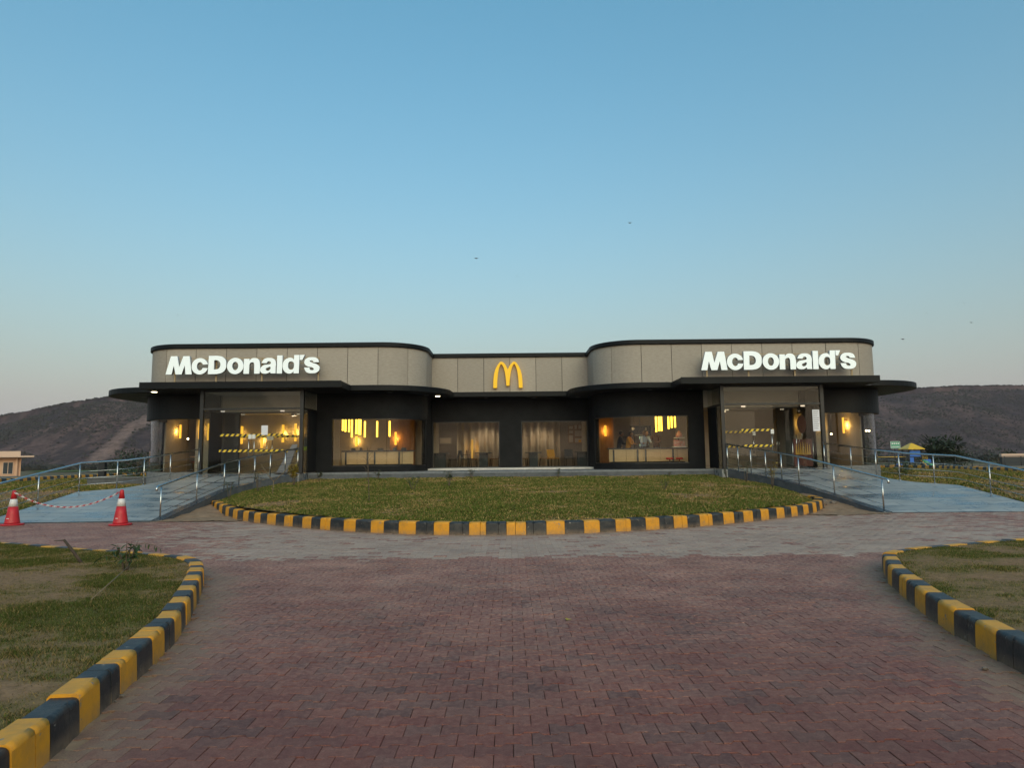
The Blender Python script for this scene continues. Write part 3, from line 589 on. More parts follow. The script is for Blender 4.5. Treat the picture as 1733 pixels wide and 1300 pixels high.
# ------------------------------------------------------------------ lawns with soil and blades
GREEN = np.array([.118, .138, .026]); DRY = np.array([.36, .235, .09]); SOIL = np.array([.27, .155, .085]); DARKG = np.array([.062, .082, .014])
def lawn(poly, zf, step, dens, hgt, green_bias, label, glabel, seed, bare=.35, wid=.006, view=True, tone=1.0):
    P = np.asarray(poly); x0, y0 = P.min(0); x1, y1 = P.max(0)
    x0, x1, y0, y1 = max(x0, -27), min(x1, 28), max(y0, 1.4), min(y1, 50)
    gx = np.arange(x0, x1 + step, step); gy = np.arange(y0, y1 + step, step); X, Y = np.meshgrid(gx, gy)
    def mask(x, y):   # 0 bare dry soil .. 1 green
        a = vnoise(x, y, .55, 5, seed); b = vnoise(x * .7, y * 1.2, 1.5, 5, seed + 2); c = vnoise(x, y, 6, 3, seed + 3)
        return np.clip((a * .45 + b * .35 + c * .2 - .5) * 5.0 + green_bias, 0, 1)
    Z = zf(X, Y) + .03 * (vnoise(X, Y, 1.3, 4, seed + 4) - .5)
    inside = in_poly(X, Y, P); ii = np.arange(X.size).reshape(X.shape)
    cell = in_poly((X[:-1, :-1] + X[1:, 1:]) / 2, (Y[:-1, :-1] + Y[1:, 1:]) / 2, P)
    q = np.stack([ii[:-1, :-1], ii[:-1, 1:], ii[1:, 1:], ii[1:, :-1]], -1)[cell]
    mk = mask(X, Y)[..., None]; C = SOIL * (1 - mk) + (GREEN * .55 + SOIL * .30) * mk
    used = np.unique(q); rm = np.full(X.size, -1); rm[used] = np.arange(len(used))
    V = np.stack([X, Y, Z], -1).reshape(-1, 3)[used]
    me = np_mesh('lawn', V, rm[q], C.reshape(-1, 3)[used]); me.polygons.foreach_set('use_smooth', [True] * len(q))
    lo = tag(link('lawn', me, 'soil'), label, 'lawn', kind='structure')
    # blades
    n = int((x1 - x0) * (y1 - y0) * dens); bx = rng.uniform(x0, x1, n); by = rng.uniform(y0, y1, n)
    if view: k = (np.abs(bx) < .9 + by * .80); bx, by = bx[k], by[k]
    k = in_poly(bx, by, P); bx, by = bx[k], by[k]; mk = mask(bx, by); clump = vnoise(bx, by, 5, 3, seed + 6)
    k = rng.random(len(bx)) < (1 - bare) * mk * (.35 + 1.1 * clump) + .12 + .5 * (mk > .6); bx, by, mk, clump = bx[k], by[k], mk[k], clump[k]
    n = len(bx); bz = zf(bx, by) + .03 * (vnoise(bx, by, 1.3, 4, seed + 4) - .5) - .003
    tuft = sstep(.55, .75, vnoise(bx, by, 2.2, 3, seed + 8)); hh = hgt * rng.uniform(.5, 1.25, n) * (.45 + .8 * clump + .5 * tuft) * (.6 + .5 * mk); th = rng.uniform(0, 2 * np.pi, n); ln = rng.uniform(.25, 1.1, n) * hh; ww = wid * rng.uniform(.6, 1.3, n) * (1 + by * .06)
    dx, dy = np.cos(th), np.sin(th); ph = rng.uniform(0, 2 * np.pi, n)
    A = np.stack([bx - np.cos(ph) * ww, by - np.sin(ph) * ww, bz], -1); B = np.stack([bx + np.cos(ph) * ww, by + np.sin(ph) * ww, bz], -1)
    Cc = np.stack([bx + dx * ln, by + dy * ln, bz + hh], -1)
    V = np.stack([A, B, Cc], 1).reshape(-1, 3)
    d = (rng.random(n) < np.clip(.85 - mk * .70, .15, .9)).astype(float)[:, None]; r = rng.uniform(.5, 1.6, (n, 1))
    gcol = GREEN * (1 - clump[:, None] * .5) + DARKG * clump[:, None] * .5
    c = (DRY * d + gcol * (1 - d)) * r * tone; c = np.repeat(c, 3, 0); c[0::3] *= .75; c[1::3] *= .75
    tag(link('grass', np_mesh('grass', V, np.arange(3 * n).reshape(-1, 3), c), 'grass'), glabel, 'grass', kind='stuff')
    return lo
def zC(x, y):
    x = np.asarray(x, float); yk = 23.2 - np.sqrt(np.clip(9.4 ** 2 - np.clip(x, -9.3, 9.3) ** 2, .01, None)) + .1
    t = np.clip((np.asarray(y, float) - yk) / (26.2 - yk), 0, 1); return .215 + .62 * t ** .9
def inset(path, d, side):
    P = np.asarray(path); T = np.gradient(P, axis=0); T /= np.linalg.norm(T, axis=1)[:, None]; return P - np.stack([T[:, 1], -T[:, 0]], 1) * side * d
iC, iL, iR = inset(pC, .20, 1)[::4], inset(pL, .16, 1)[::4], inset(pR, .16, -1)[::4]
def stair(path): return [tuple(p[:2]) for p in path]
lawn([tuple(p) for p in iC] + [(9.05, 21.0), (9.05, 21.7), (8.6, 23.2), (7.85, 25.2), (7.6, 26.05), (-7.6, 26.05), (-7.8, 25.1), (-8.65, 23.4), (-8.98, 22.1)], zC, .16, 2100, .042, .86,
     'round lawn of patchy short grass sloping up to the building', 'short olive green grass on the round lawn', 1, bare=.1, wid=.009)
zN = lambda x, y: .175 + .03 * sstep(0, 3, np.abs(np.asarray(x)) - 3) + 0 * np.asarray(y)
lawn([tuple(p) for p in iL] + [(-24, 17), (-24, 1.4)], zN, .06, 9500, .024, .58, 'near left lawn of worn grass and bare soil', 'worn short grass on the near left lawn', 11, bare=.2, wid=.0024, tone=.72)
lawn([tuple(p) for p in iR] + [(24, 17), (24, 1.4)], zN, .07, 8000, .022, .30, 'near right lawn of dry thin grass and bare soil', 'dry thin grass on the near right lawn', 23, bare=.4, wid=.0024, tone=.8)
zS = lambda x, y: np.asarray(site_z(x, y)) + .09
lawn(stair(RAMP_L_OUT) + [(-11.5, 27), (-15.0, 28), (-15.0, 34), (-22, 48), (-25.5, 46), (-25.6, 42), (-24.9, 35), (-24.4, 29), (-24, 24), (-24, 17.2), (-13.75, 17.3)], zS, .25, 520, .06, .55, 'sloping grass bank left of the left ramp', 'grass on the bank beside the left ramp', 31, bare=.1, wid=.008)
lawn(stair(RAMP_R_OUT) + [(11.6, 27), (15.0, 28), (15.2, 34), (23, 49), (26.4, 47.5), (27.1, 45), (26.2, 39), (25.5, 34), (25, 28), (24.8, 23), (24, 17.2), (14.45, 17.6)], zS, .25, 520, .06, .55, 'sloping grass bank right of the right ramp', 'grass on the bank beside the right ramp', 37, bare=.1, wid=.008)

# ------------------------------------------------------------------ ramps and railings
def ramp(pin, pout, label, sgn):
    root = thing('ramp', (pin[0][0], pin[0][1], 0), label, 'ramp', kind='structure')
    def samp(p, n=24):
        p = np.array(p); s = (p[:, 1] - p[0, 1]) / (p[-1, 1] - p[0, 1]); t = np.linspace(0, 1, n); return np.stack([np.interp(t, s, p[:, k]) for k in range(3)], 1)
    a, b = samp(pin), samp(pout); nz_ = 8
    # smooth deck
    V = np.stack([a + (b - a) * u for u in np.linspace(.035, .99, nz_)], 1)
    ii = np.arange(V.shape[0] * nz_).reshape(V.shape[:2]); q = np.stack([ii[:-1, :-1], ii[:-1, 1:], ii[1:, 1:], ii[1:, :-1]], -1).reshape(-1, 4)
    if sgn > 0: q = q
    me = np_mesh('deck', V.reshape(-1, 3) + [0, 0, .012], q); o = link('deck', me, 'ramp', root)
    if me.polygons[0].normal.z < 0: me.flip_normals()
    mb = MB()   # body below the deck
    for i in range(len(a) - 1):
        lo = [(p[0], p[1], -.2) for p in (a[i], b[i], b[i + 1], a[i + 1])]; hi = [(p[0], p[1], p[2]) for p in (a[i], b[i], b[i + 1], a[i + 1])]
        mb.hexa(lo, hi)
    bmesh.ops.remove_doubles(mb.bm, verts=mb.bm.verts[:], dist=1e-4); mb.build('ramp_body', 'ramp_side', root)
    for e0, f0 in ((a, .055),):   # dark granite strip under the railing
        mb = MB(); e1 = a + (b - a) * f0
        for i in range(len(a) - 1):
            mb.hexa([tuple(p + [0, 0, .002]) for p in (e0[i], e1[i], e1[i + 1], e0[i + 1])], [tuple(p + [0, 0, .03]) for p in (e0[i], e1[i], e1[i + 1], e0[i + 1])])
        bmesh.ops.remove_doubles(mb.bm, verts=mb.bm.verts[:], dist=1e-4); mb.build('edge_strip', 'ramp_dark', root)
    return root
ramp(RAMP_L_IN, RAMP_L_OUT, 'grey stone access ramp up to the left entrance', -1)
ramp(RAMP_R_IN, RAMP_R_OUT, 'grey stone access ramp up to the right entrance', 1)

def railing(path, posts, label, inset_, h=.92, over=.18):
    """path: floor line; posts: fractions along it"""
    P = np.array(path, float); P[:, :2] += np.array(inset_)
    s = np.r_[0, np.cumsum(np.linalg.norm(np.diff(P, axis=0), axis=1))]; s /= s[-1]
    f = lambda t: np.array([np.interp(t, s, P[:, k]) for k in range(3)])
    root = thing('railing', tuple(P[0]), label, 'railing', 'ramp railings')
    top = [tuple(p + [0, 0, h]) for p in P]
    d0 = P[0] - P[1]; d0 = d0 / np.linalg.norm(d0); e = P[0] + [0, 0, h] + d0 * over
    curl = [tuple(e + d0 * .05 + [0, 0, -.10]), tuple(e + d0 * .05 + [0, 0, -.05]), tuple(e + d0 * .02 + [0, 0, -.012])]
    MB().tube(curl + [tuple(e)] + top, .030, 10).build('handrail', 'steel', root)
    MB().ball(tuple(P[-1] + [0, 0, h]), .034, 2).build('rail_end_cap', 'steel', root)
    for t in posts:
        p = f(t); mb = MB().tube([tuple(p + [0, 0, .01]), tuple(p + [0, 0, h - .02])], .021, 8); po = mb.build('post', 'steel', root)
        MB().lathe((p[0], p[1], p[2] + .012), [(.055, 0), (.055, .008), (.03, .014)], 10).build('base_plate', 'steel', po)
    for hh in (.22, .43, .64):
        MB().tube([tuple(f(t) + [0, 0, hh]) for t in [posts[0] + (posts[-1] - posts[0]) * k / 24 for k in range(25)]], .0085, 6).build('rod', 'steel', root)
    return root
railing(RAMP_L_IN, [.0, .27, .52, .63, .74, .83, .92, 1.0], 'steel railing on the right side of the left ramp', (-.06, .05))
railing(RAMP_L_OUT, [.0, .26, .50, .63, .74, .86, 1.0], 'steel railing on the outer side of the left ramp', (.07, .05))
railing(RAMP_R_IN, [.0, .27, .50, .62, .73, .83, .92, 1.0], 'steel railing on the left side of the right ramp', (.06, .05))
railing(RAMP_R_OUT, [.0, .26, .50, .63, .74, .86, 1.0], 'steel railing on the outer side of the right ramp', (-.07, .05))

# ------------------------------------------------------------------ the restaurant
B = thing('restaurant_building', (0, 30, FLOOR), 'low flat-roofed restaurant with two curved panelled wings and black canopies', 'building')
def arc(cx, cy, r, a0, a1, n): return [(cx + r * math.cos(R_(a0 + (a1 - a0) * k / n)), cy + r * math.sin(R_(a0 + (a1 - a0) * k / n))) for k in range(n + 1)]
RO, RI_ = 1.67, 1.72; XO, XI, XCN = 13.3, 5.22, 3.5; YF, YC = 27.0, 30.2
def half_path(o=0.0, back=40.0):
    """left half of the wall line from the back to the centre, offset outwards by o"""
    p = [(-XO - RO - o, back)] + arc(-XO, YF + RO, RO + o, 180, 270, 14) + arc(-XI, YF + RI_, RI_ + o, 270, 360, 14) + [(-XCN + o, YC - o), (0, YC - o)]
    return p
def ledge_path(o):
    p = [(-16.5 - o, 40)] + arc(-13.9, 28.55, 2.6 + o, 180, 270, 14) + arc(-XI, YF + RI_, RI_ + 1.05 + o, 270, 350, 14) + [(-XCN + 1.05 + o, YC - 1.05 - o), (0, YC - 1.05 - o)]
    return p
def xr(x): return x + .27 * float(sstep(11.8, 13.3, x))   # the right wing runs a little longer
def full(pth): return pth + [(xr(-x), y) for x, y in reversed(pth[:-1])]
def strip(pa, pb, z0, z1, name, mat, parent, bevel=0):
    mb = MB(); v = [[mb.bm.verts.new((x, y, z)) for x, y in pp] for pp, z in ((pa, z0), (pb, z0), (pb, z1), (pa, z1))]
    n = len(pa)
    for i in range(n - 1):
        for k in range(4):
            k2 = (k + 1) % 4; mb.bm.faces.new((v[k][i], v[k2][i], v[k2][i + 1], v[k][i + 1]))
    mb.bm.faces.new([v[k][0] for k in range(4)]); mb.bm.faces.new([v[k][-1] for k in (3, 2, 1, 0)])
    return mb.build(name, mat, parent, bevel=bevel)
def normals2(P):
    T = np.gradient(P, axis=0); T /= np.linalg.norm(T, axis=1)[:, None] + 1e-12; return np.stack([T[:, 1], -T[:, 0]], 1)
def piece(pts, z0, z1, name, mat, parent, t_in=.2, t_out=0.0, mir=1, bevel=0):
    """solid wall piece along a left-half line; mir=-1 mirrors it to the right half"""
    P = np.array(pts, float); N = normals2(P) if len(P) > 2 else np.repeat(normals2(np.array([P[0], (P[0] + P[1]) / 2, P[1]]))[1:2], 2, 0)
    fx = (lambda x: x) if mir > 0 else (lambda x: xr(-x))
    a = [(fx(x), y) for x, y in P - N * t_in]; b = [(fx(x), y) for x, y in P + N * t_out]
    return strip(a, b, z0, z1, name, mat, parent, bevel)

# roof deck and upper wall
fp = full(half_path(-.1)); mb = MB(); mb.hexa([(x, y, 5.75) for x, y in fp], [(x, y, 5.85) for x, y in fp]); mb.build('roof_deck', 'black', B)
strip(full(half_path(-.25)), full(half_path(-.02)), 4.2, 6.03, 'upper_wall', 'backing', B)
cap = strip(full(half_path(-.28)), full(half_path(.10)), 6.03, 6.22, 'parapet_cap', 'black', B, bevel=.03)
# panels, each a piece
hp = np.array(half_path(0.0)); Pd = resample(hp, .02); sd = np.r_[0, np.cumsum(np.linalg.norm(np.diff(Pd, axis=0), axis=1))]
i0 = int(np.argmin(np.abs(Pd[:, 0] + 5.28) + (Pd[:, 1] > 27.2) * 9)); i_in = int(np.argmin(np.abs(Pd[:, 0] + XCN) + np.abs(Pd[:, 1] - YC)))
seams = [sd[i0] + k * 1.215 for k in range(-11, 3)] + [sd[i_in]]; seams += [sd[i_in] + k * XCN / 3 for k in (1, 2, 3)]
for a_, b_ in zip(seams[:-1], seams[1:]):
    if a_ < .3: continue
    w_ = b_ - a_
    t = np.linspace(a_ + .010, b_ - .010, 8); pts = np.stack([np.interp(t, sd, Pd[:, 0]), np.interp(t, sd, Pd[:, 1])], 1)
    if abs(pts[0][1] - YC) < .05: pts[:, 1] = YC
    for mir in (1, -1): piece(pts, 4.30, 6.028, 'panel', 'panel', B, t_in=.012, t_out=.02, mir=mir)
# ledge round the wings and the two entrance canopies
strip(full(half_path(-.15)), full(ledge_path(0)), 4.17, 4.39, 'canopy_ledge', 'black', B, bevel=.02)
canopies = []
for sgn in (-1, 1):
    x0, x1 = sorted((sgn * 6.12, sgn * 13.4)); dx = .1 if sgn > 0 else 0
    x1 = x1 - (.08 if sgn > 0 else 0)
    c = MB().box(x0 + dx, x1 + dx, 24.5, 26.6, 4.155, 4.395).build('entrance_canopy', 'black', B, bevel=.012); canopies.append(c)
    MB().box(x0 + dx - .012, x1 + dx + .012, 24.46, 24.498, 4.16, 4.40).build('fascia', 'black', c)
# lower walls: charcoal piers, band over the windows, sills
W_TOP, W_BOT = 3.17, 1.27
outer = [(-XO - RO, 40.0), (-XO - RO, 33), (-XO - RO, 30.5)] + arc(-XO, YF + RO, RO, 180, 270, 14)
for mir in (1, -1):
    back = [(-XO - RO, 40.0), (-XO - RO, 36), (-XO - RO, 29.3)]
    piece(back, FLOOR - .8, 4.18, 'side_wall', 'charcoal', B, t_in=.10, mir=mir)
    piece(back, FLOOR + .005, 3.61, 'side_lining', 'int_wall', B, t_in=.16, t_out=-.102, mir=mir)
    glz = [(-XO - RO, 29.3), (-XO - RO, 29.0)] + arc(-XO, YF + RO, RO, 180, 270, 16) + [(-12.4, YF), (-11.5, YF)]
    piece(glz, 3.2, 4.18, 'wall_band', 'black', B, t_in=.2, t_out=.12, mir=mir)
    piece(glz, FLOOR - .8, FLOOR + .06, 'window_base', 'plinth', B, t_in=.2, t_out=.03, mir=mir)
    piece([(-11.5, YF), (-9.6, YF), (-7.7, YF)], 3.46, 4.16, 'wall_band', 'int_wall', B, mir=mir)
    piece([(-7.7, YF), (-7.4, YF), (-7.06, YF)], FLOOR - .4, 4.18, 'pier', 'charcoal', B, mir=mir)
    win = [(-7.06, YF), (-6.2, YF)] + arc(-XI, YF + RI_, RI_, 270, 352, 16)
    piece(win, W_TOP, 4.18, 'wall_band', 'charcoal', B, mir=mir); piece(win, FLOOR - .4, W_BOT, 'sill_wall', 'charcoal', B, t_out=.02, mir=mir)
    piece(arc(-XI, YF + RI_, RI_, 352, 360, 3) + [(-XCN, 29.4), (-XCN, YC)], FLOOR - .4, 4.18, 'pier', 'charcoal', B, mir=mir)
    # curved shop window: frame members and panes
    wf = bpy.data.objects.new('window', None); COL.objects.link(wf); attach(wf, B)
    piece(win, W_TOP - .04, W_TOP - .002, 'frame', 'frame', wf, t_in=.12, t_out=-.03, mir=mir); piece(win, W_BOT + .002, W_BOT + .035, 'frame', 'frame', wf, t_in=.12, t_out=-.03, mir=mir)
    Q = resample(win, .01); ss = np.linspace(0, len(Q) - 1, 5).astype(int)
    for k in range(4):
        seg = Q[ss[k]:ss[k + 1] + 1][::6]
        if k < 3: seg = np.vstack([seg, Q[ss[k + 1] - 1]])
        piece(seg, W_BOT + .035, W_TOP - .04, 'pane', 'glass', wf, t_in=.075, t_out=-.063, mir=mir)
    # curved corner glazing
    wf = bpy.data.objects.new('window', None); COL.objects.link(wf); attach(wf, B)
    Q = resample(glz, .01); ss = np.linspace(0, len(Q) - 1, 5).astype(int)
    for k in range(4):
        piece(Q[ss[k]:ss[k + 1] - 1][::8], FLOOR + .062, 3.198, 'pane', 'glass', wf, t_in=.05, t_out=-.035, mir=mir)
# central wall with two windows
cx0 = [(-3.45, -.48), (.48, 3.43)]
for a_, b_ in ((-3.5, -3.45), (-.48, .48), (3.43, 3.5)): MB().box(a_, b_, YC, YC + .2, FLOOR - .3, 4.18).build('pier', 'charcoal', B)
for a_, b_ in cx0:
    MB().box(a_, b_, YC, YC + .2, W_TOP, 4.18).build('wall_band', 'charcoal', B); MB().box(a_, b_, YC, YC + .2, FLOOR - .3, 1.13).build('sill_wall', 'charcoal', B)
    w = MB().box(a_, b_, YC + .03, YC + .1, 3.13, 3.168).box(a_, b_, YC + .03, YC + .1, 1.132, 1.17).box(a_, a_ + .035, YC + .03, YC + .1, 1.17, 3.13).box(b_ - .035, b_, YC + .03, YC + .1, 1.17, 3.13).build('window_frame', 'frame', B)
    MB().box(a_ + .036, b_ - .036, YC + .06, YC + .072, 1.171, 3.129).build('pane', 'glass_c', w)
MB().box(-3.72, 3.72, 28.9, YC - .003, .96, 1.125).build('step', 'white_stone', B, bevel=.01)
# plinth apron in front of the wings
MB().box(-7.7, 7.85, 26.0, 28.898, .4, FLOOR).build('plinth', 'plinth', B, bevel=.01)
MB().box(-7.62, 7.77, 25.93, 25.998, .5, .99).build('plinth_edge', 'ramp_side', B)
for sgn in (-1, 1):
    x0, x1 = sorted((sgn * 7.72, sgn * 11.75)); 
    MB().box(x0, x1, 25.0, 27.2, .2, FLOOR - .003).build('entrance_floor', 'ramp', B)

# entrance boxes: posts, transom, panes, double doors with handles
def entrance(x0, x1, yf, inner, open_leaf, sgn):
    e = bpy.data.objects.new('entrance_lobby' if not inner else 'inner_doorway', None); COL.objects.link(e); attach(e, B)
    w = x1 - x0; tz = 3.46; pane = 'glass'
    if not inner:
        for a_ in (x0, x1 - .13): MB().box(a_, a_ + .13, yf, yf + .14, FLOOR, 4.154).build('post', 'frame', e)
        MB().box(x0 + .13, x1 - .13, yf + .02, yf + .10, tz - .04, tz + .03).build('transom', 'frame', e)
        MB().box(x0 + .13, x1 - .13, yf + .02, yf + .10, 4.09, 4.154).build('head', 'frame', e)
        xm = (x0 + x1) / 2 + .03
        for a_, b_ in ((x0 + .132, xm - .006), (xm + .006, x1 - .132)): MB().box(a_, b_, yf + .05, yf + .062, tz + .031, 4.088).build('pane', pane, e)
        for xs_ in (x0 + .05, x1 - .06):   # side screens back to the wall
            MB().box(xs_, xs_ + .012, yf + .142, yf + .75, FLOOR + .02, tz - .05).build('side_pane', pane, e)
            MB().box(xs_ - .01, xs_ + .03, yf + .752, YF - .003, FLOOR + .02, tz - .05).build('side_panel', 'charcoal', e)
            MB().box(xs_ - .02, xs_ + .03, yf + .142, YF - .003, tz - .048, tz + .03).build('side_transom', 'frame', e)
            MB().box(xs_, xs_ + .012, yf + .142, YF - .003, tz + .032, 4.15).build('side_pane', pane, e)
        a0, a3 = x0 + .132, x1 - .132
    else:
        a0, a3 = x0 + .05, x1 - .05; MB().box(a0, a3, yf + .02, yf + .1, tz - .045, tz - .002).build('transom', 'frame', e)
    wd = (a3 - a0); f1, f2 = a0 + wd * .175, a0 + wd * .84; fm = (f1 + f2) / 2; zt = tz - .05
    for a_, b_ in ((a0, f1 - .006), (f2 + .006, a3)): MB().box(a_, b_, yf + .05, yf + .062, FLOOR + .012, zt).build('pane', pane, e)
    for k, (a_, b_) in enumerate(((f1 + .004, fm - .004), (fm + .004, f2 - .004))):
        op = open_leaf == k
        d = MB()
        if op: d.box(b_ - .012, b_, yf + .07, yf + .07 + (b_ - a_) * .95, FLOOR + .015, zt)
        else: d.box(a_, b_, yf + .05, yf + .062, FLOOR + .015, zt)
        d = d.build('door', pane, e)
        hx = (fm - .10 if k == 0 else fm + .10)
        hy = yf + .02 if not op else yf + .8
        if op: hx = b_ - .06
        mb = MB()
        mb.tube([(hx, hy, 1.62), (hx, hy, 2.32)], .016, 8); mb.tube([(hx, hy, 1.75), (hx, yf + .05 if not op else hy, 1.75), (hx + (.05 if op else 0), yf + .05 if not op else hy, 1.75)], .01, 6); mb.tube([(hx, hy, 2.2), (hx, yf + .05 if not op else hy + .01, 2.2)], .01, 6); mb.build('handle', 'steel', d)
        if not op:
            lx = fm - .13 if k == 0 else fm + .01
            MB().box(lx, lx + .12, yf + .03, yf + .048, 2.34, 2.50).build('lock_plate', 'white', d)
        for pz_ in (zt - .07,):
            px_ = a_ if k == 0 else b_ - .16
            MB().box(px_, px_ + .16, yf + .035, yf + .049, pz_, pz_ + .05).build('hinge_plate', 'steel', d)
    # hazard tape strips stuck on the glass
    ta, tb = (f1 - .01, f2 - .02) if open_leaf is None else (f1 - .01, fm - .02)
    for z_ in (2.44, 1.86): MB().box(ta, tb, yf + .042, yf + .0485, z_, z_ + .085).build('warning_tape', 'tape', e)
    return e, (f1, fm, f2)
eL, dL = entrance(-11.5, -7.66, 25.15, False, None, -1)
eR, dR = entrance(7.82, 11.66, 25.15, False, 1, 1)
eLi, _ = entrance(-11.4, -7.72, 27.0, True, None, -1)
eRi, _ = entrance(7.88, 11.55, 27.0, True, 1, 1)
# notices on the doors
n_ = MB().box(-9.21, -8.97, 25.185, 25.192, 2.48, 2.83).build('notice', 'paper', eL)
n_ = MB().box(-8.22, -7.98, 26.985, 26.992, 1.92, 2.42).build('notice', 'greyboard', eL); MB().box(-8.22, -7.98, 26.978, 26.984, 1.92, 2.07).build('lime_strip', 'greenpaper', n_)
n_ = MB().box(11.22, 11.48, 25.185, 25.192, 2.42, 3.22).build('notice', 'paper', eR)
for k in range(9):
    zz = 3.14 - k * .078; MB().box(11.245, 11.245 + random.uniform(.15, .21), 25.181, 25.184, zz, zz + .022).build('print_line', 'print', n_)

# interior shell
ip = full(half_path(-.21, 39.6)); MB().hexa([(x, y, FLOOR - .1) for x, y in ip], [(x, y, FLOOR + .004) for x, y in ip]).build('interior_floor', 'int_floor', B)
MB().hexa([(x, y, 3.62) for x, y in ip], [(x, y, 3.72) for x, y in ip]).build('interior_ceiling', 'int_ceil', B)
MB().box(-14.8, 14.8, 39.6, 39.8, .6, 4.2).build('rear_wall', 'int_wall', B)
MB().box(-8.3, -3.4, 32.3, 32.45, FLOOR + .005, 3.618).build('partition', 'int_wall', B)
MB().box(-5.65, -4.5, 31.95, 32.28, FLOOR + .005, 3.618).build('wood_screen', 'brownwood', B)
MB().box(-14.0, -7.8, 31.2, 31.35, FLOOR + .005, 3.618).build('partition', 'int_wall', B)
MB().box(-12.3, -11.4, 28.6, 28.75, FLOOR + .005, 3.618).build('partition', 'int_dark', B)
MB().box(-13.2, -12.302, 28.6, 28.75, FLOOR + .005, 3.618).build('partition', 'int_wall', B)
MB().box(3.4, 8.3, 32.3, 32.45, FLOOR + .005, 3.618).build('partition', 'int_wall', B)
MB().box(4.05, 4.8, 31.7, 32.0, FLOOR + .005, 3.618).build('wood_screen', 'brownwood', B)
MB().box(7.6, 14.2, 31.2, 31.35, FLOOR + .005, 3.618).build('partition', 'int_wall', B)
MB().box(11.2, 11.9, 28.5, 28.65, FLOOR + .005, 3.618).build('partition', 'int_dark', B)
MB().box(12.0, 13.5, 28.9, 29.0, FLOOR + .005, 3.618).build('partition', 'int_wall', B)
MB().box(-4.3, 4.3, 34.6, 34.75, FLOOR + .005, 3.618).build('partition', 'int_taupe', B)
MB().box(-11.4, -7.75, 25.3, 27.0, 4.10, 4.15).build('lobby_ceiling', 'int_ceil', B); MB().box(7.93, 11.55, 25.3, 27.0, 4.10, 4.15).build('lobby_ceiling', 'int_ceil', B)

# curtains: pleated drapes behind the central windows
def curtain(x0, x1, y, label):
    n = int((x1 - x0) / .035); xs_ = np.linspace(x0, x1, n); yy = y + .13 * np.sin(xs_ * 2 * math.pi / .36) + .02 * np.sin(xs_ * 23)
    P = np.stack([xs_, yy], 1); mb = MB(); lo = [[mb.bm.verts.new((p[0], p[1] + o, z)) for p in P] for o, z in ((0, FLOOR + .03), (0, 3.55), (.02, 3.55), (.02, FLOOR + .03))]
    for k in range(4):
        for i in range(n - 1):
            f = mb.bm.faces.new((lo[k][i], lo[k][i + 1], lo[(k + 1) % 4][i + 1], lo[(k + 1) % 4][i])); f.smooth = k in (0, 2)
    tag(mb.build('curtain', 'curtain'), label, 'curtain', 'pleated curtains')
curtain(-2.6, -.5, 33.2, 'pleated beige curtain behind the left central window'); curtain(.25, 2.4, 33.2, 'pleated beige curtain behind the right central window')

# soffit downlights
def downlight(x, y, z, on):
    o = MB().lathe((x, y, z), [(.10, -.012), (.10, 0.0), (.0, 0.0)], 14).build('downlight', 'down_on' if on else 'down_off', B)
    if on:
        ld = bpy.data.lights.new('downlight_glow', 'SPOT'); ld.energy = 14; ld.color = (1, .8, .5); ld.spot_size = R_(120); ld.spot_blend = .8; ld.shadow_soft_size = .04
        lo = bpy.data.objects.new('downlight_glow', ld); COL.objects.link(lo); lo.location = (x, y, z - .05); lo.parent = o
for x, y, on in ((-13.4, 25.5, True), (-14.9, 27.6, False), (-3.05, 28.55, True), (-1.05, 29.6, False), (1.05, 29.6, False), (2.95, 29.6, False), (3.7, 28.6, False), (5.5, 26.6, False), (-4.7, 26.6, False), (-3.45, 28.0, False), (13.6, 25.6, False), (14.9, 27.6, False), (7.0, 26.3, False)):
    downlight(x, y, 4.165 if abs(x) < 6.2 or abs(x) > 13.5 else 4.15, on)

# lettering
def outline_mesh(name, loops, depth, sc_, ox, oz, y, mats, parent):
    """loops: list of closed outlines [(x, y, smooth)], first outer then holes; extruded along y"""
    cu = bpy.data.curves.new(name, 'CURVE'); cu.dimensions = '2D'; cu.fill_mode = 'BOTH'; cu.extrude = depth / 2; cu.resolution_u = 8; cu.bevel_depth = .003; cu.bevel_resolution = 1
    for lp in loops:
        sp = cu.splines.new('BEZIER'); sp.bezier_points.add(len(lp) - 1); sp.use_cyclic_u = True
        for bp, (x, y_, sm) in zip(sp.bezier_points, lp):
            bp.co = (x * sc_, y_ * sc_, 0); bp.handle_left_type = bp.handle_right_type = 'AUTO' if sm else 'VECTOR'
    tmp = bpy.data.objects.new(name + '_outline', cu); COL.objects.link(tmp)
    dg = bpy.context.evaluated_depsgraph_get(); me = bpy.data.meshes.new_from_object(tmp.evaluated_get(dg)); bpy.data.objects.remove(tmp); bpy.data.curves.remove(cu)
    me.transform(Matrix.Translation((ox, y, oz)) @ Matrix.Rotation(math.pi / 2, 4, 'X'))
    me.materials.clear()
    for m in mats: me.materials.append(M[m])
    if len(mats) > 1:
        for p in me.polygons: p.material_index = 0 if p.normal.y < -.5 else 1
    o = bpy.data.objects.new(name, me); COL.objects.link(o); attach(o, parent); return o
S = lambda *p: [(x, y, True) for x, y in p]
V_ = lambda *p: [(x, y, False) for x, y in p]
def ell(cx, cy, rx, ry, n=16): return [(cx + rx * math.cos(2 * math.pi * k / n), cy + ry * math.sin(2 * math.pi * k / n), True) for k in range(n)]
def earc(cx, cy, rx, ry, a0, a1, n=12): return [(cx + rx * math.cos(R_(a0 + (a1 - a0) * k / n)), cy + ry * math.sin(R_(a0 + (a1 - a0) * k / n)), 0 < k < n) for k in range(n + 1)]
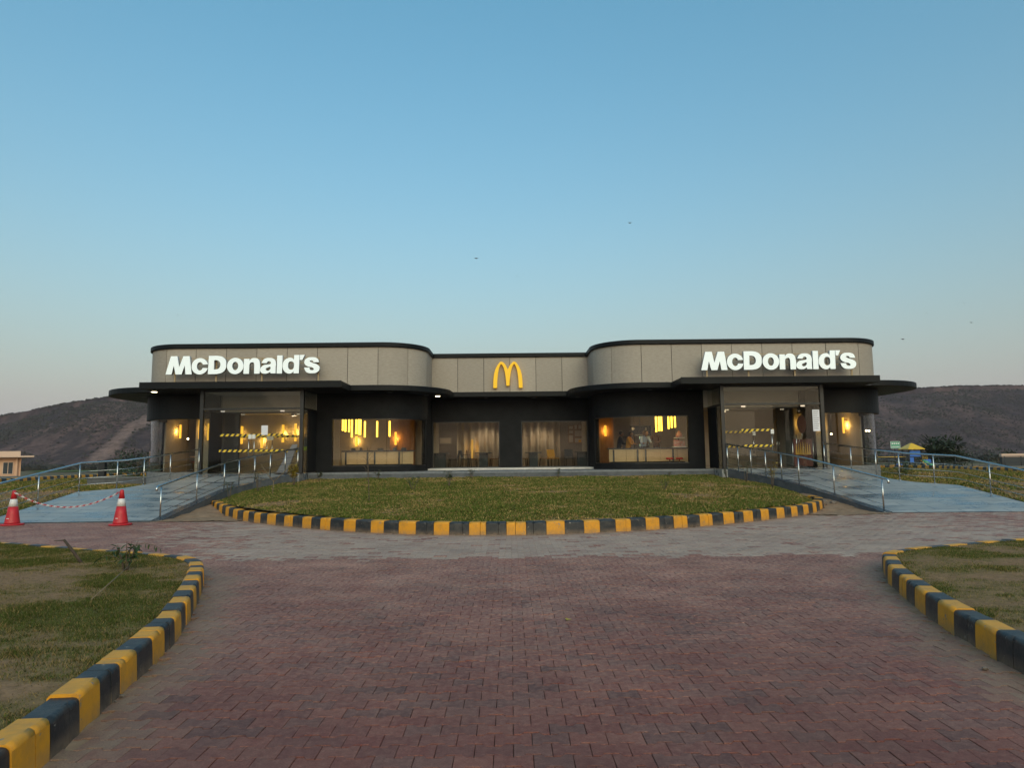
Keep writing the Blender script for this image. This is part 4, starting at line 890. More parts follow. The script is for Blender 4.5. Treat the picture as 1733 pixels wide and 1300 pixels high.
LET = [
 ('M', 80, [V_((0, 0), (98, 385), (232, 385), (280, 147), (360, 385), (490, 385), (548, 0), (420, 0), (395, 195), (335, 0), (210, 0), (165, 195), (125, 0))]),
 ('c', 622, [earc(172, 168, 172, 172, 14, 346, 18) + earc(174, 168, 66, 90, 337, 23, 12)]),
 ('D', 968, [V_((0, 0), (10, 388), (190, 388)) + S((300, 360), (365, 290), (378, 195), (365, 105), (300, 32)) + V_((180, 0),), V_((120, 97), (165, 97)) + S((225, 118), (258, 195), (225, 275)) + V_((165, 297), (124, 297))]),
 ('o', 1366, [ell(172, 168, 172, 172), ell(172, 168, 64, 90)]),
 ('n', 1716, [V_((0, 0), (4, 316), (116, 316), (116, 272)) + S((160, 318), (225, 332), (300, 308)) + S((338, 220),) + V_((338, 0), (224, 0), (224, 190)) + S((208, 235), (170, 242), (130, 222)) + V_((116, 170), (116, 0))]),
 ('a', 2066, [V_((325, 4),) + S((322, 130),) + S((325, 225), (285, 305), (180, 332), (75, 305)) + V_((24, 224), (133, 224)) + S((150, 255), (180, 263), (215, 250), (222, 220)) + S((200, 198), (135, 188), (50, 165), (0, 90), (25, 20), (95, 0), (165, 10)) + V_((208, 38), (220, 4)), S((212, 140), (160, 130), (116, 102), (128, 68), (165, 60), (205, 85))]),
 ('l', 2413, [V_((0, 0), (4, 382), (115, 382), (111, 0))]),
 ('d', 2536, [V_((342, 0), (348, 388), (238, 388), (236, 285)) + S((200, 322), (135, 330), (40, 280), (0, 165), (40, 45), (130, -4), (200, 12)) + V_((232, 48), (232, 0)), S((240, 165), (222, 95), (175, 76), (130, 95), (112, 165), (130, 238), (175, 256), (222, 238))]),
 ('apostrophe', 2896, [V_((0, 285), (0, 390), (97, 390), (50, 285))]),
 ('s', 2986, [V_((312, 232), (200, 232)) + S((185, 262), (150, 272), (118, 255), (150, 228), (250, 192), (312, 150), (326, 100), (290, 30), (165, -2), (50, 28)) + V_((0, 118), (112, 118)) + S((130, 75), (165, 62), (208, 82), (190, 112), (80, 145), (15, 195), (5, 240), (40, 305), (160, 338), (280, 305))]),
]
def wordmark(x0, x1, z, y, label):
    root = thing('wall_sign', ((x0 + x1) / 2, y, 4.395), label, 'sign', 'illuminated name signs')
    s_ = (x1 - x0) / 3231.0
    for nm, ox, loops in LET:
        o = outline_mesh('letter', loops, .13, s_, x0 + (ox - 80) * s_, z, y, ['letter', 'letter_side'], root)
    for zz in (.20, .42, .64): MB().box(x0 + .3, x1 - .1, y + .085, y + .115, z + zz - .012, z + zz + .012).build('mounting_bar', 'signbar', root)
    for f in (.045, .315, .615, .985):
        xx = x0 + (x1 - x0) * f; MB().box(xx - .03, xx + .03, y + .118, y + .16, 4.396, z + .66).build('support_leg', 'signbar', root)
wordmark(-13.44, -7.44, 4.918, 26.42, 'glowing white lettering standing on the left entrance canopy')
wordmark(7.49, 13.57, 4.887, 26.42, 'glowing white lettering standing on the right entrance canopy')
lg = thing('logo_sign', (-.09, 30.05, 4.6), 'yellow double-arch M emblem on the central facade', 'sign')
lft = [(-457, 0, False), (-445, 295, True), (-415, 485, True), (-365, 625, True), (-295, 745, True), (-205, 820, True), (-115, 770, True), (-55, 685, True)]
inn = [(-47, 70, False), (-65, 305, True), (-105, 555, True), (-155, 695, True), (-207, 750, True), (-245, 695, True), (-285, 575, True), (-320, 355, True), (-340, 0, False)]
loop = lft + [(0, 565, False)] + [(-x, y, s) for x, y, s in reversed(lft)] + [(-x, y, s) for x, y, s in reversed(inn)] + inn
outline_mesh('emblem', [loop], .12, 1.20 / 820 * .975, -.09, 4.645, 30.07, ['arch'], lg)

# ------------------------------------------------------------------ interior things
def plight(name, loc, e, col, parent, r=.02):
    ld = bpy.data.lights.new(name, 'POINT'); ld.energy = e; ld.color = col; ld.shadow_soft_size = r
    o = bpy.data.objects.new(name, ld); COL.objects.link(o); attach(o, parent); o.matrix_parent_inverse = wm(parent).inverted(); o.location = loc; return o
WARM = (1.0, .62, .22)
def tube_cluster(label, items, glow):
    c = thing('pendant_lamp', (items[0][0], items[0][1], 3.6), label, 'lamp', 'hanging tube lamps')
    for x, y, zb, zt in items:
        t = MB().tube([(x, y, zb - .06), (x, y, zt)], .036, 8).build('light_tube', 'tube_lamp', c)
        MB().tube([(x, y, zt + .002), (x, y, 3.62)], .006, 5).build('cord', 'post', t)
# left wing window; positions read as metres behind the glass
Yt = 28.35
tube_cluster('cluster of yellow glowing tubes hanging in the left curved window', [(-6.98, Yt, 2.80, 3.34), (-6.87, Yt, 2.76, 3.34), (-6.72, Yt, 2.74, 3.34), (-6.60, Yt, 2.52, 3.34), (-6.42, Yt, 2.66, 3.34), (-6.34, Yt + .1, 2.64, 3.34), (-6.25, Yt, 2.62, 3.34)], ((-6.6, 28.9, 3.2), 38))
tube_cluster('single yellow tube hanging at mid left curved window', [(-6.06, Yt, 2.52, 3.12)], None)
tube_cluster('single yellow tube left of the wood screen', [(-5.55, Yt, 2.52, 3.12)], ((-5.5, 28.9, 3.1), 20))
tube_cluster('rightmost single yellow tube in the left curved window', [(-5.03, Yt, 2.54, 3.12)], None)
tube_cluster('left trio of slanting yellow tubes in the right curved window', [(6.08, Yt, 2.62, 3.34), (6.20, Yt, 2.66, 3.34), (6.30, Yt, 2.66, 3.34)], ((6.0, 28.9, 3.2), 34))
tube_cluster('right trio of yellow tubes in the right curved window', [(6.60, Yt, 2.74, 3.34), (6.73, Yt, 2.78, 3.34), (6.87, Yt, 2.80, 3.34)], None)

def sconce(x, y, z, h, label, e=6, mat='lamp_glow', side=0):
    # a glowing glass held off the wall, with the lamp tucked between glass and wall so that it washes the wall
    c = thing('wall_lamp', (x, y, z), label, 'lamp', 'amber wall lamps')
    def bx(u0, u1, d0, d1, z0, z1):   # u along the wall, d away from it
        return MB().box(x + u0, x + u1, y - d1, y - d0, z0, z1) if side == 0 else MB().box(*sorted((x - side * d0, x - side * d1)), y + u0, y + u1, z0, z1)
    bx(-.05, .05, .14, .20, z - h / 2, z + h / 2).build('lamp_glass', mat, c, bevel=.012)
    for zz in (-.35, .35): bx(-.015, .015, 0, .139, z + h * zz - .015, z + h * zz + .015).build('lamp_bracket', 'brownwood', c)
    plight('lamp_glow', (x, y - .09, z) if side == 0 else (x - side * .09, y, z), e, (1.0, .58, .14), c, .02)
sconce(-7.25, 32.28, 2.4, .5, 'amber wall lamp behind the left counter', 8)
sconce(-5.35, 31.93, 2.5, .6, 'amber wall lamp beside the brown wood screen', 8)
sconce(-12.95, 28.58, 2.85, .8, 'tall amber lamp inside the left edge of the left lobby', 4)
sconce(-12.58, 28.58, 2.75, .7, 'second tall amber lamp inside the left edge of the left lobby', 4)
sconce(-14.80, 30.2, 2.85, .6, 'amber wall lamp behind the left corner glass', 9, side=-1)
sconce(-11.3, 31.18, 2.45, .7, 'amber wall lamp behind the white door notice', 9)
sconce(-10.35, 31.18, 2.75, .8, 'amber lamp left of the lime notice', 10)
sconce(-9.78, 31.18, 2.8, .8, 'amber lamp above the lime notice', 10)
sconce(-12.22, 31.18, 2.7, .8, 'thin amber lamp beside the dark partition', 4)
sconce(12.3, 28.88, 2.85, .75, 'bright amber lamp beside the standing poster', 6)
sconce(13.2, 28.88, 2.75, .8, 'bright amber lamp behind the long white notice', 6)
sconce(15.07, 30.4, 2.85, .7, 'amber wall lamp behind the right corner glass', 14, side=1)
sconce(4.4, 31.68, 2.75, .5, 'amber lamp on the wood screen in the right window', 7)
sconce(-1.85, 33.08, 2.0, .9, 'dim amber lamp before the left curtain', 2, 'lamp_dim')
def globe(x, y, z, label):
    c = thing('globe_lamp', (x, y, z), label, 'lamp', 'small globe lamps')
    MB().ball((x, y, z), .042, 2).build('bulb', 'bulb', c); MB().tube([(x, y, z + .056), (x, y, 3.62)], .006, 5).build('cord', 'post', c)
globe(-13.9, 29.4, 2.5, 'small lit globe in the left corner window'); globe(14.1, 29.9, 2.45, 'small lit globe in the right corner window')
globe(14.46, 27.62, 2.5, 'left of two small globes standing in for a reflection in the right corner glass'); globe(14.64, 27.75, 2.5, 'right of two small globes standing in for a reflection in the right corner glass')  # this glowing pair is added in place of a reflection on the glass

def counter(x0, x1, y, sgn, label):
    c = thing('counter', ((x0 + x1) / 2, y, FLOOR), label, 'counter', 'serving counters')
    MB().box(x0, x1, y, y + .6, 1.86, 1.91).build('countertop', 'counter', c)
    n = 4; w = (x1 - x0 - .5) / n
    for k in range(n): MB().box(x0 + .02 + k * w, x0 + .02 + (k + 1) * w - .012, y + .04, y + .09, 1.34, 1.855).build('front_panel', 'wood', c)
    # rounded end towards the middle
    for k in range(4):
        a0, a1 = R_(k * 22.5), R_((k + 1) * 22.5); r = .46; cx = (x1 - .5 if sgn < 0 else x0 + .5)
    MB().box(x1 - .47, x1 - .02, y + .06, y + .11, 1.34, 1.855).build('front_panel', 'wood', c)
    for fx in (.06, .36, .46, .80): MB().box(x0 + (x1 - x0) * fx - .03, x0 + (x1 - x0) * fx + .03, y - .02, y + .035, 1.32, 1.84).build('strut', 'counter', c)
    MB().box(x0 + .1, x1 - .1, y + .3, y + .36, FLOOR + .006, 1.86).build('back_panel', 'int_dark', c)
    for fx in (.08, .5, .92): MB().box(x0 + (x1 - x0) * fx - .03, x0 + (x1 - x0) * fx + .03, y + .1, y + .16, FLOOR + .006, 1.338).build('leg', 'chair_dark', c)
counter(-7.05, -4.05, 28.5, -1, 'light wood fronted counter in the left curved window'); counter(4.1, 7.45, 28.5, 1, 'light wood fronted counter in the right curved window')
# small kitchenware on the counters
for i, (x, w, h) in enumerate(((-6.7, .16, .08), (-6.35, .10, .1), (-5.6, .22, .07), (-4.95, .14, .09), (-4.6, .2, .08))):
    mb = MB().box(x, x + w, 28.7, 28.9, 1.912, 1.912 + h).box(x + .02, x + w - .02, 28.72, 28.88, 1.912 + h, 1.94 + h)
    tag(mb.build('counter_tray', 'counter', bevel=.01), ('leftmost dark tray on the left counter', 'second dark tray from the left on the left counter', 'middle dark tray on the left counter', 'fourth dark tray from the left on the left counter', 'rightmost dark tray on the left counter')[i], 'tray', 'dark trays on the left counter')
ms = thing('menu_screen', (5.90, 31.2, 2.6), 'dark menu screen with white marks above the right counter', 'screen')
MB().box(5.50, 6.45, 31.2, 31.25, 2.50, 2.95).build('panel', 'screen', ms)
for a_, b_, c_, d_ in ((5.57, 5.65, 2.76, 2.88), (5.65, 5.71, 2.80, 2.84), (6.19, 6.25, 2.66, 2.86), (6.15, 6.31, 2.60, 2.67), (5.70, 6.25, 2.53, 2.545)): MB().box(a_, b_, 31.19, 31.198, c_, d_).build('printed_mark', 'white', ms)
MB().tube([(5.95, 31.23, 2.95), (5.95, 31.23, 3.62)], .02, 6).build('hanger', 'post', ms)
k = thing('kitchen_hatch', (6.05, 32.28, 2.0), 'bright pale green kitchen screen behind the right counter', 'screen')
MB().box(6.11, 6.53, 32.25, 32.29, 1.95, 2.5).build('lit_panel', 'screen_on', k); MB().box(6.07, 6.57, 32.292, 32.298, 1.9, 2.55).build('frame', 'post', k)
MB().box(5.30, 6.05, 32.25, 32.29, 1.5, 2.5).build('steel_panel', 'greyboard', k)
dsp = thing('display_stand', (7.13, 28.9, 1.91), 'red and white tiered display stand on the right counter', 'stand')
MB().box(6.86, 7.40, 28.7, 29.0, 1.912, 1.96).build('shelf', 'white', dsp); MB().box(6.94, 7.36, 28.74, 28.98, 2.30, 2.34).build('shelf', 'white', dsp)
MB().box(6.90, 7.14, 28.74, 28.96, 1.962, 2.22).build('box', 'pink', dsp, bevel=.01); MB().box(7.17, 7.36, 28.74, 28.96, 1.962, 2.18).build('box', 'pink', dsp, bevel=.01)
MB().lathe((7.15, 28.86, 2.342), [(.15, 0), (.14, .12), (.09, .2), (.02, .28)], 10).build('box', 'pink', dsp); MB().tube([(7.15, 28.97, 1.96), (7.15, 28.97, 2.30)], .02, 6).build('pole', 'post', dsp)
for x in (6.55, 6.95):
    s_ = thing('stool', (x, 28.1, FLOOR), 'red stool under the right counter, ' + ('left' if x < 6.7 else 'right') + ' one', 'stool', 'red stools')
    MB().lathe((x, 28.15, 1.42), [(.15, 0), (.16, .03), (.15, .07)], 12).build('seat', 'red', s_); MB().tube([(x, 28.15, FLOOR + .02), (x, 28.15, 1.42)], .02, 6).build('leg', 'steel', s_)
    MB().lathe((x, 28.15, FLOOR + .006), [(.14, 0), (.13, .015)], 12).build('base', 'steel', s_)

# tables and chairs of the dining room
def table(x, y, label, top='slate', w=.75, pedestal=.4):
    t = thing('table', (x, y, FLOOR), label, 'table', 'dining tables')
    MB().box(x - w / 2, x + w / 2, y - .35, y + .35, 1.76, 1.80).build('tabletop', top, t, bevel=.01)
    MB().box(x - pedestal / 2, x + pedestal / 2, y - .12, y + .12, FLOOR + .03, 1.758).build('pedestal', 'slate', t, bevel=.01)
    MB().box(x - .28, x + .28, y - .2, y + .2, FLOOR + .006, FLOOR + .03).build('base', 'chair_dark', t)
def chair(x, y, rz, label, seat='slate', arms=False):
    t = thing('chair', (0, 0, 0), label, 'chair', 'dining chairs')
    MB().box(-.21, .21, -.21, .21, .43, .47).build('seat', seat, t, bevel=.015)
    b = MB(); b.hexa([(-.2, .17, .50), (.2, .17, .50), (.2, .20, .50), (-.2, .20, .50)], [(-.19, .25, .86), (.19, .25, .86), (.19, .28, .86), (-.19, .28, .86)]); b.build('backrest', seat, t, bevel=.01)
    for sx in (-1, 1):
        for sy in (-1, 1):
            MB().tube([(sx * .2, sy * .22, 0), (sx * .18, sy * .18, .43)], .014, 6).build('leg', 'chair_dark', t)
        MB().tube([(sx * .18, .19, .47), (sx * .17, .20, .52)], .012, 6).build('back_bracket', 'chair_dark', t)
        if arms: MB().tube([(sx * .22, -.15, .46), (sx * .23, -.12, .66), (sx * .22, .2, .66)], .014, 6).build('armrest', 'chair_dark', t)
    t.location = (x, y, FLOOR + .006); t.rotation_euler.z = rz; return t
table(-1.35 + .1, 31.6, 'slate table before the beige curtain, left central window'); table(-3.25, 31.5, 'slate table at the left edge of the left central window', w=.8, pedestal=.55)
chair(-2.62, 31.5, R_(-95), 'dark chair facing away beside the leftmost slate table'); chair(-2.05, 31.5, R_(80), 'slate tub chair at the middle of the left central window', arms=True)
chair(-1.78, 31.7, R_(100), 'brown-legged chair left of the curtained table', 'brownwood'); chair(-.72, 31.6, R_(-100), 'brown chair at the right edge of the left central window', 'brownwood')
table(1.05, 31.6, 'slate table before the curtain, right central window'); table(3.32, 31.6, 'slate table at the right edge of the right central window', w=.7, pedestal=.5)
chair(.55, 31.7, R_(100), 'brown chair left of the table in the right central window', 'brownwood'); chair(1.95, 31.45, R_(150), 'orange-yellow backed chair in the right central window', 'chair_yellow')
chair(1.55, 31.7, R_(-90), 'brown chair right of the table in the right central window', 'brownwood'); chair(2.72, 31.6, R_(165), 'slate chair beside the rightmost slate table', 'slate')
for label, x0, x1, z0, z1 in (('tall framed print, upper left of the wall cluster', 2.95, 3.20, 2.95, 3.15), ('small framed print, upper middle of the wall cluster', 3.23, 3.40, 2.95, 3.2), ('small framed print, upper right of the wall cluster', 3.43, 3.62, 2.95, 3.2),
                            ('small square print, left of the wall cluster', 2.95, 3.20, 2.72, 2.92), ('tall print, lower left of the wall cluster', 2.95, 3.20, 2.28, 2.69), ('wide print, middle right of the wall cluster', 3.24, 3.64, 2.58, 2.91), ('print with an orange patch, lower right of the wall cluster', 3.24, 3.64, 2.25, 2.54)):
    f = thing('picture_frame', ((x0 + x1) / 2, 34.58, z0), label, 'picture', 'framed prints'); sc_ = 1.0
    mb = MB().box(x0, x1, 34.55, 34.59, z0, z1); mb.build('frame', 'brownwood', f); MB().box(x0 + .025, x1 - .025, 34.54, 34.549, z0 + .025, z1 - .025).build('print', 'int_wall', f)
    if 'orange' in label: MB().box(x1 - .2, x1 - .06, 34.532, 34.539, z0 + .05, z0 + .17).build('patch', 'chair_yellow', f)
f = thing('picture_frame', (-2.9, 34.58, 2.45), 'wide pale picture on the wall, left central window', 'picture', 'framed prints')
MB().box(-3.6, -3.0, 34.55, 34.59, 2.28, 2.6).build('frame', 'int_wall', f); MB().box(-3.56, -3.04, 34.54, 34.549, 2.32, 2.56).build('print', 'curtain', f)
# added fill lights, hidden in ceiling cans to brighten the rooms and counters
def ceil_fill(x, y, e, label):
    warm = 'counter' in label
    c = thing('ceiling_fill_light', (x, y, 3.615), label, 'lamp', 'added ceiling fill lights'); mb = MB()
    ro, ri, n_ = .13, .115, 14; v = [[mb.bm.verts.new((x + r * math.cos(6.2832 * q / n_), y + r * math.sin(6.2832 * q / n_), z)) for q in range(n_)] for r, z in ((ro, 3.612), (ro, 3.46), (ri, 3.46), (ri, 3.612))]
    for a_ in range(4):
        for q in range(n_): mb.bm.faces.new((v[a_][q], v[a_][(q + 1) % n_], v[(a_ + 1) % 4][(q + 1) % n_], v[(a_ + 1) % 4][q]))
    mb.build('can', 'int_ceil', c)
    plight('lamp_glow', (x, y, 3.56), e, (1.0, .64, .28) if warm else (1.0, .80, .58), c, .04)
for x, y, e, lb in ((-1.2, 32.3, 60, 'added fill light over the left curtained table'), (1.4, 32.3, 58, 'added fill light over the right curtained table'), (-2.8, 33.6, 34, 'added fill light before the wide pale picture'), (2.7, 33.4, 34, 'added fill light before the framed print cluster'),
                    (-9.4, 29.6, 14, 'added fill light inside the left lobby'), (9.3, 29.6, 24, 'added fill light inside the right lobby'), (-14.0, 29.6, 14, 'added fill light in the left corner room'), (14.0, 29.6, 40, 'added fill light in the right corner room'),
                    (5.3, 30.6, 40, 'added fill light behind the right counter'), (-5.6, 30.6, 45, 'added fill light behind the left counter'), (-5.9, 27.95, 42, 'added fill light between the left counter and its window'), (5.9, 27.95, 42, 'added fill light between the right counter and its window'), (1.2, 31.0, 16, 'added fill light near the right central window'), (-2.2, 31.0, 16, 'added fill light near the left central window')):
    ceil_fill(x, y, e, lb)
# seats in the corner rooms
for sgn, lb in ((-1, 'left'), (1, 'right')):
    t = thing('bench_table', (sgn * 13.1, 29.4, FLOOR), 'low dark table behind the ' + lb + ' corner glass', 'table', 'corner tables')
    MB().box(sgn * 13.1 - .55, sgn * 13.1 + .55, 29.1, 29.7, 1.70, 1.75).build('tabletop', 'brownwood', t); MB().box(sgn * 13.1 - .06, sgn * 13.1 + .06, 29.34, 29.46, FLOOR + .02, 1.698).build('leg', 'chair_dark', t); MB().box(sgn * 13.1 - .3, sgn * 13.1 + .3, 29.2, 29.6, FLOOR + .006, FLOOR + .02).build('base', 'chair_dark', t)
    for q, dx in (('inner', -.35), ('outer', .55)): chair(sgn * (13.1 + dx), 29.9, R_(0), 'maroon chair, %s one behind the %s corner glass' % (q, lb), 'maroon')
# people behind the right counter
def person(x, y, rz, label, top, trouser, h=1.68, bend=0.0, arm=.35, hunch=0):
    k = h / 1.72
    P = {'pel': (0, 0, .95), 'waist': (0, -.01 - bend * .10, 1.08), 'chest': (0, -.03 - bend * .32, 1.30 - bend * .04), 'neck': (0, -.04 - bend * .46, 1.45 - bend * .08), 'headb': (0, -.07 - bend * .52, 1.52 - bend * .10)}
    E_ = [('pel', 'waist'), ('waist', 'chest'), ('chest', 'neck')]
    Rr = {'pel': .135, 'waist': .125, 'chest': .145, 'neck': .058, 'headb': .06}
    for sx, n in ((-1, 'l'), (1, 'r')):
        cx, cy, cz = P['chest']
        P['sh' + n] = (sx * .17, cy, cz + .08); P['el' + n] = (sx * .225, cy - .10 * (1 + arm), cz - .17); P['wr' + n] = (sx * .17, cy - .30 * (.6 + arm), cz - .22 + .1 * arm); P['ha' + n] = (sx * .155, cy - .37 * (.6 + arm), cz - .22 + .1 * arm)
        P['hip' + n] = (sx * .09, 0, .90); P['kn' + n] = (sx * .10, -.02, .50); P['an' + n] = (sx * .10, .02, .09); P['to' + n] = (sx * .11, -.12, .04)
        E_ += [('chest', 'sh' + n), ('sh' + n, 'el' + n), ('el' + n, 'wr' + n), ('wr' + n, 'ha' + n), ('pel', 'hip' + n), ('hip' + n, 'kn' + n), ('kn' + n, 'an' + n), ('an' + n, 'to' + n)]
        Rr.update({'sh' + n: .075, 'el' + n: .05, 'wr' + n: .036, 'ha' + n: .04, 'hip' + n: .095, 'kn' + n: .065, 'an' + n: .045, 'to' + n: .04})
    E_ += [('neck', 'headb')]
    keys = list(P); me = bpy.data.meshes.new('person_skeleton'); me.from_pydata([tuple(c * k for c in P[q]) for q in keys], [(keys.index(a), keys.index(b)) for a, b in E_], [])
    tmp = bpy.data.objects.new('person_tmp', me); COL.objects.link(tmp); md = tmp.modifiers.new('s', 'SKIN'); md.use_smooth_shade = True
    for i, q in enumerate(keys):
        sv = me.skin_vertices[0].data[i]; r = Rr[q] * k; sv.radius = (r, r); sv.use_root = q == 'pel'
    sb = tmp.modifiers.new('d', 'SUBSURF'); sb.levels = 1; sb.render_levels = 1
    dg = bpy.context.evaluated_depsgraph_get(); bm_ = bpy.data.meshes.new_from_object(tmp.evaluated_get(dg)); bpy.data.objects.remove(tmp)
    bm_.materials.clear()
    for m in (top, trouser, M['skin'], M['hair']): bm_.materials.append(m)
    hb = Vector(P['headb']) * k
    for p in bm_.polygons:
        c = p.center; z = c.z / k
        hand = min((c - Vector(P['ha' + n]) * k).length for n in 'lr') < .075 * k or min((c - Vector(P['wr' + n]) * k).length for n in 'lr') < .06 * k
        p.material_index = 2 if (hand or (c - hb).length < .075 * k) else (1 if z < .93 else 0)
        if z < .08: p.material_index = 3
    bm = bmesh.new(); bm.from_mesh(bm_)   # head with nose and ears, joined into the one body mesh
    def blob(c, r, scl, mi):
        g_ = bmesh.ops.create_icosphere(bm, subdivisions=2, radius=1)
        for v in g_['verts']:
            v.co = Vector((c[0] + v.co.x * r * scl[0], c[1] + v.co.y * r * scl[1], c[2] + v.co.z * r * scl[2]))
            for f in v.link_faces: f.material_index = mi; f.smooth = True
    hc = hb + Vector((0, -.015, .085)) * k
    blob(hc, .105 * k, (.78, .92, 1.12), 2); blob(hc + Vector((0, -.10, -.01)) * k, .018 * k, (.8, 1, 1.4), 2)
    for sx in (-1, 1):
        blob(hc + Vector((sx * .082, .005, -.005)) * k, .024 * k, (.4, .8, 1.2), 2); blob(hc + Vector((sx * .032, -.088, .02)) * k, .011 * k, (1, .6, .7), 3)
        w_ = Vector(P['ha' + ('l' if sx < 0 else 'r')]) * k
        for q, (dx, ln) in enumerate(((-.03, .07), (-.01, .085), (.01, .08), (.03, .065))):
            blob(w_ + Vector((dx, -.045 - ln * .3, -.005)) * k, .011 * k, (.8, ln * 40, .8), 2)
        blob(w_ + Vector((-sx * .045, -.02, .01)) * k, .012 * k, (2.2, 1.6, .9), 2)
    bm.to_mesh(bm_); bm.free()
    t = thing('person', (0, 0, 0), label, 'person'); o = bpy.data.objects.new('body', bm_); COL.objects.link(o); attach(o, t)
    hr = MB().ball(tuple(hc + Vector((0, .018, .03)) * k), .112 * k, 2, (.80, .88, 1.0)); o2 = hr.build('hair', 'hair', t)
    t.location = (x, y, FLOOR + .006); t.rotation_euler.z = rz
jeans = cloth('dark_trousers', (.02, .022, .03))
person(5.12, 29.75, R_(60), 'person in a yellow-orange top standing behind the right counter', cloth('orange_top', (.62, .30, .04)), jeans, 1.60, .15)
person(5.72, 29.5, R_(10), 'person in a light blue shirt leaning over the right counter', cloth('blue_shirt', (.34, .46, .66)), jeans, 1.66, .75)
person(6.0, 30.3, R_(-20), 'person in a dark brown top behind the blue-shirted one', cloth('brown_top', (.06, .035, .03)), jeans, 1.66, .25)
person(6.42, 30.0, R_(-30), 'person in a tan-brown shirt standing right of the blue shirt', cloth('tan_shirt', (.11, .055, .03)), jeans, 1.70, .1)
person(4.75, 29.9, R_(90), 'dark clad person at the left end of the right counter', cloth('dark_top', (.02, .02, .022)), jeans, 1.62, .1)

# standing poster and leaning board at the entrances
st = thing('standing_poster', (11.120, 25.75, FLOOR), 'maroon standing poster with a gold crown shape in the right doorway', 'poster stand')
MB().box(10.780, 11.480, 25.95, 25.98, 1.12, 2.15).build('lower_panel', 'standee', st)
for q in range(7): MB().hexa([(10.830 + q * .085, 25.93, 1.62), (10.900 + q * .085, 25.93, 1.62), (10.900 + q * .085, 25.945, 1.62), (10.830 + q * .085, 25.945, 1.62)], [(10.860 + q * .085, 25.93, 1.95 + .09 * math.sin(q / 6 * math.pi)), (10.875 + q * .085, 25.93, 1.95 + .09 * math.sin(q / 6 * math.pi)), (10.875 + q * .085, 25.945, 1.95 + .09 * math.sin(q / 6 * math.pi)), (10.860 + q * .085, 25.945, 1.95 + .09 * math.sin(q / 6 * math.pi))]).build('gold_spike', 'gold', st)
MB().box(10.840, 11.420, 25.93, 25.945, 1.56, 1.62).build('gold_band', 'gold', st)
up = [(11.130 + .17 * math.sin(a) * (1 if abs(math.cos(a)) < .8 else .8), 0, 2.72 + .36 * math.cos(a)) for a in [2 * math.pi * k / 14 for k in range(14)]]
MB().hexa([(x, 25.95, z) for x, _, z in up], [(x, 25.98, z) for x, _, z in up]).build('upper_panel', 'standee', st)
for xx in (10.740, 11.520): MB().tube([(xx, 25.965, FLOOR + .02), (xx, 25.965, 2.2)], .018, 8).build('side_pole', 'steel', st)
MB().tube([(11.130, 25.99, 2.1), (11.130, 25.99, 2.5)], .02, 6).build('neck', 'steel', st); MB().box(10.700, 11.560, 25.85, 26.1, FLOOR + .003, FLOOR + .02).build('base', 'chair_dark', st)
bd = thing('leaning_board', (-8.2, 24.85, FLOOR), 'narrow dark grey board leaning by the left entrance post', 'board')
MB().hexa([(-8.55, 24.9, 1.07), (-8.15, 24.9, 1.07), (-8.15, 25.0, 1.07), (-8.55, 25.0, 1.07)], [(-8.02, 25.04, 2.12), (-7.80, 25.04, 2.12), (-7.80, 25.12, 2.12), (-8.02, 25.12, 2.12)]).build('board_face', 'greyboard', bd, bevel=.03)
MB().box(-8.58, -8.1, 24.86, 25.02, FLOOR + .012, 1.069).build('foot', 'chair_dark', bd)

# ------------------------------------------------------------------ cones and chain
def cone(x, y, label):
    c = thing('traffic_cone', (x, y, 0), label, 'traffic cone', 'red traffic cones')
    MB().lathe((x, y, .045), [(.175, 0), (.165, .03), (.130, .24), (.1025, .415)], 24).build('cone_body', 'cone', c)
    MB().lathe((x, y, .461), [(.102, 0), (.072, .184)], 24).build('white_band', 'cone_white', c)
    MB().lathe((x, y, .646), [(.0715, 0), (.047, .15), (.045, .19), (.034, .20), (.03, .215)], 24).build('cone_tip', 'cone', c)
    MB().lathe((x, y, .004), [(.255, 0), (.262, .018), (.25, .034), (.185, .041)], 28).build('base', 'cone', c, bevel=0)
    MB().box(x - .045, x + .02, y - .153, y - .140, .165, .18).build('printed_mark', 'cone_white', c)
    return c
C1, C2 = (-12.45, 17.25), (-9.6, 16.98)
cone(*C1, 'red traffic cone with a white band, at the left end of the chain'); cone(*C2, 'red traffic cone with a white band, nearer the left ramp railing')
ch = thing('plastic_chain', (-11, 17.1, .4), 'sagging red and white plastic chain strung between the two cones', 'chain')
n = 64; me_l = {}
for mt in ('red', 'white'):
    mb = MB(); rr = [(.034 * math.cos(t), 0, .017 * math.sin(t)) for t in [2 * math.pi * q / 10 for q in range(10)]]
    mb.tube(rr + [rr[0]], .0065, 5, cap=False); bmesh.ops.remove_doubles(mb.bm, verts=mb.bm.verts[:], dist=1e-4); me = bpy.data.meshes.new('link'); mb.bm.to_mesh(me); mb.bm.free(); me.materials.append(M[mt]); me_l[mt] = me
for i in range(n):
    t = (i + .5) / n; u = t * 2 - 1
    p = Vector((C1[0] + .05 + (C2[0] - C1[0] - .1) * t, C1[1] + (C2[1] - C1[1]) * t - .03, .80 - .36 * (1 - u * u)))
    sl = .36 * 2 * u * 2 / (C2[0] - C1[0]); o = bpy.data.objects.new('link', me_l['red' if (i // 2) % 2 else 'white']); COL.objects.link(o); o.parent = ch; o.matrix_parent_inverse = Matrix.Translation(-ch.location)
    o.location = p; o.rotation_euler = (R_(45 if i % 2 else -45), -math.atan(sl), 0)

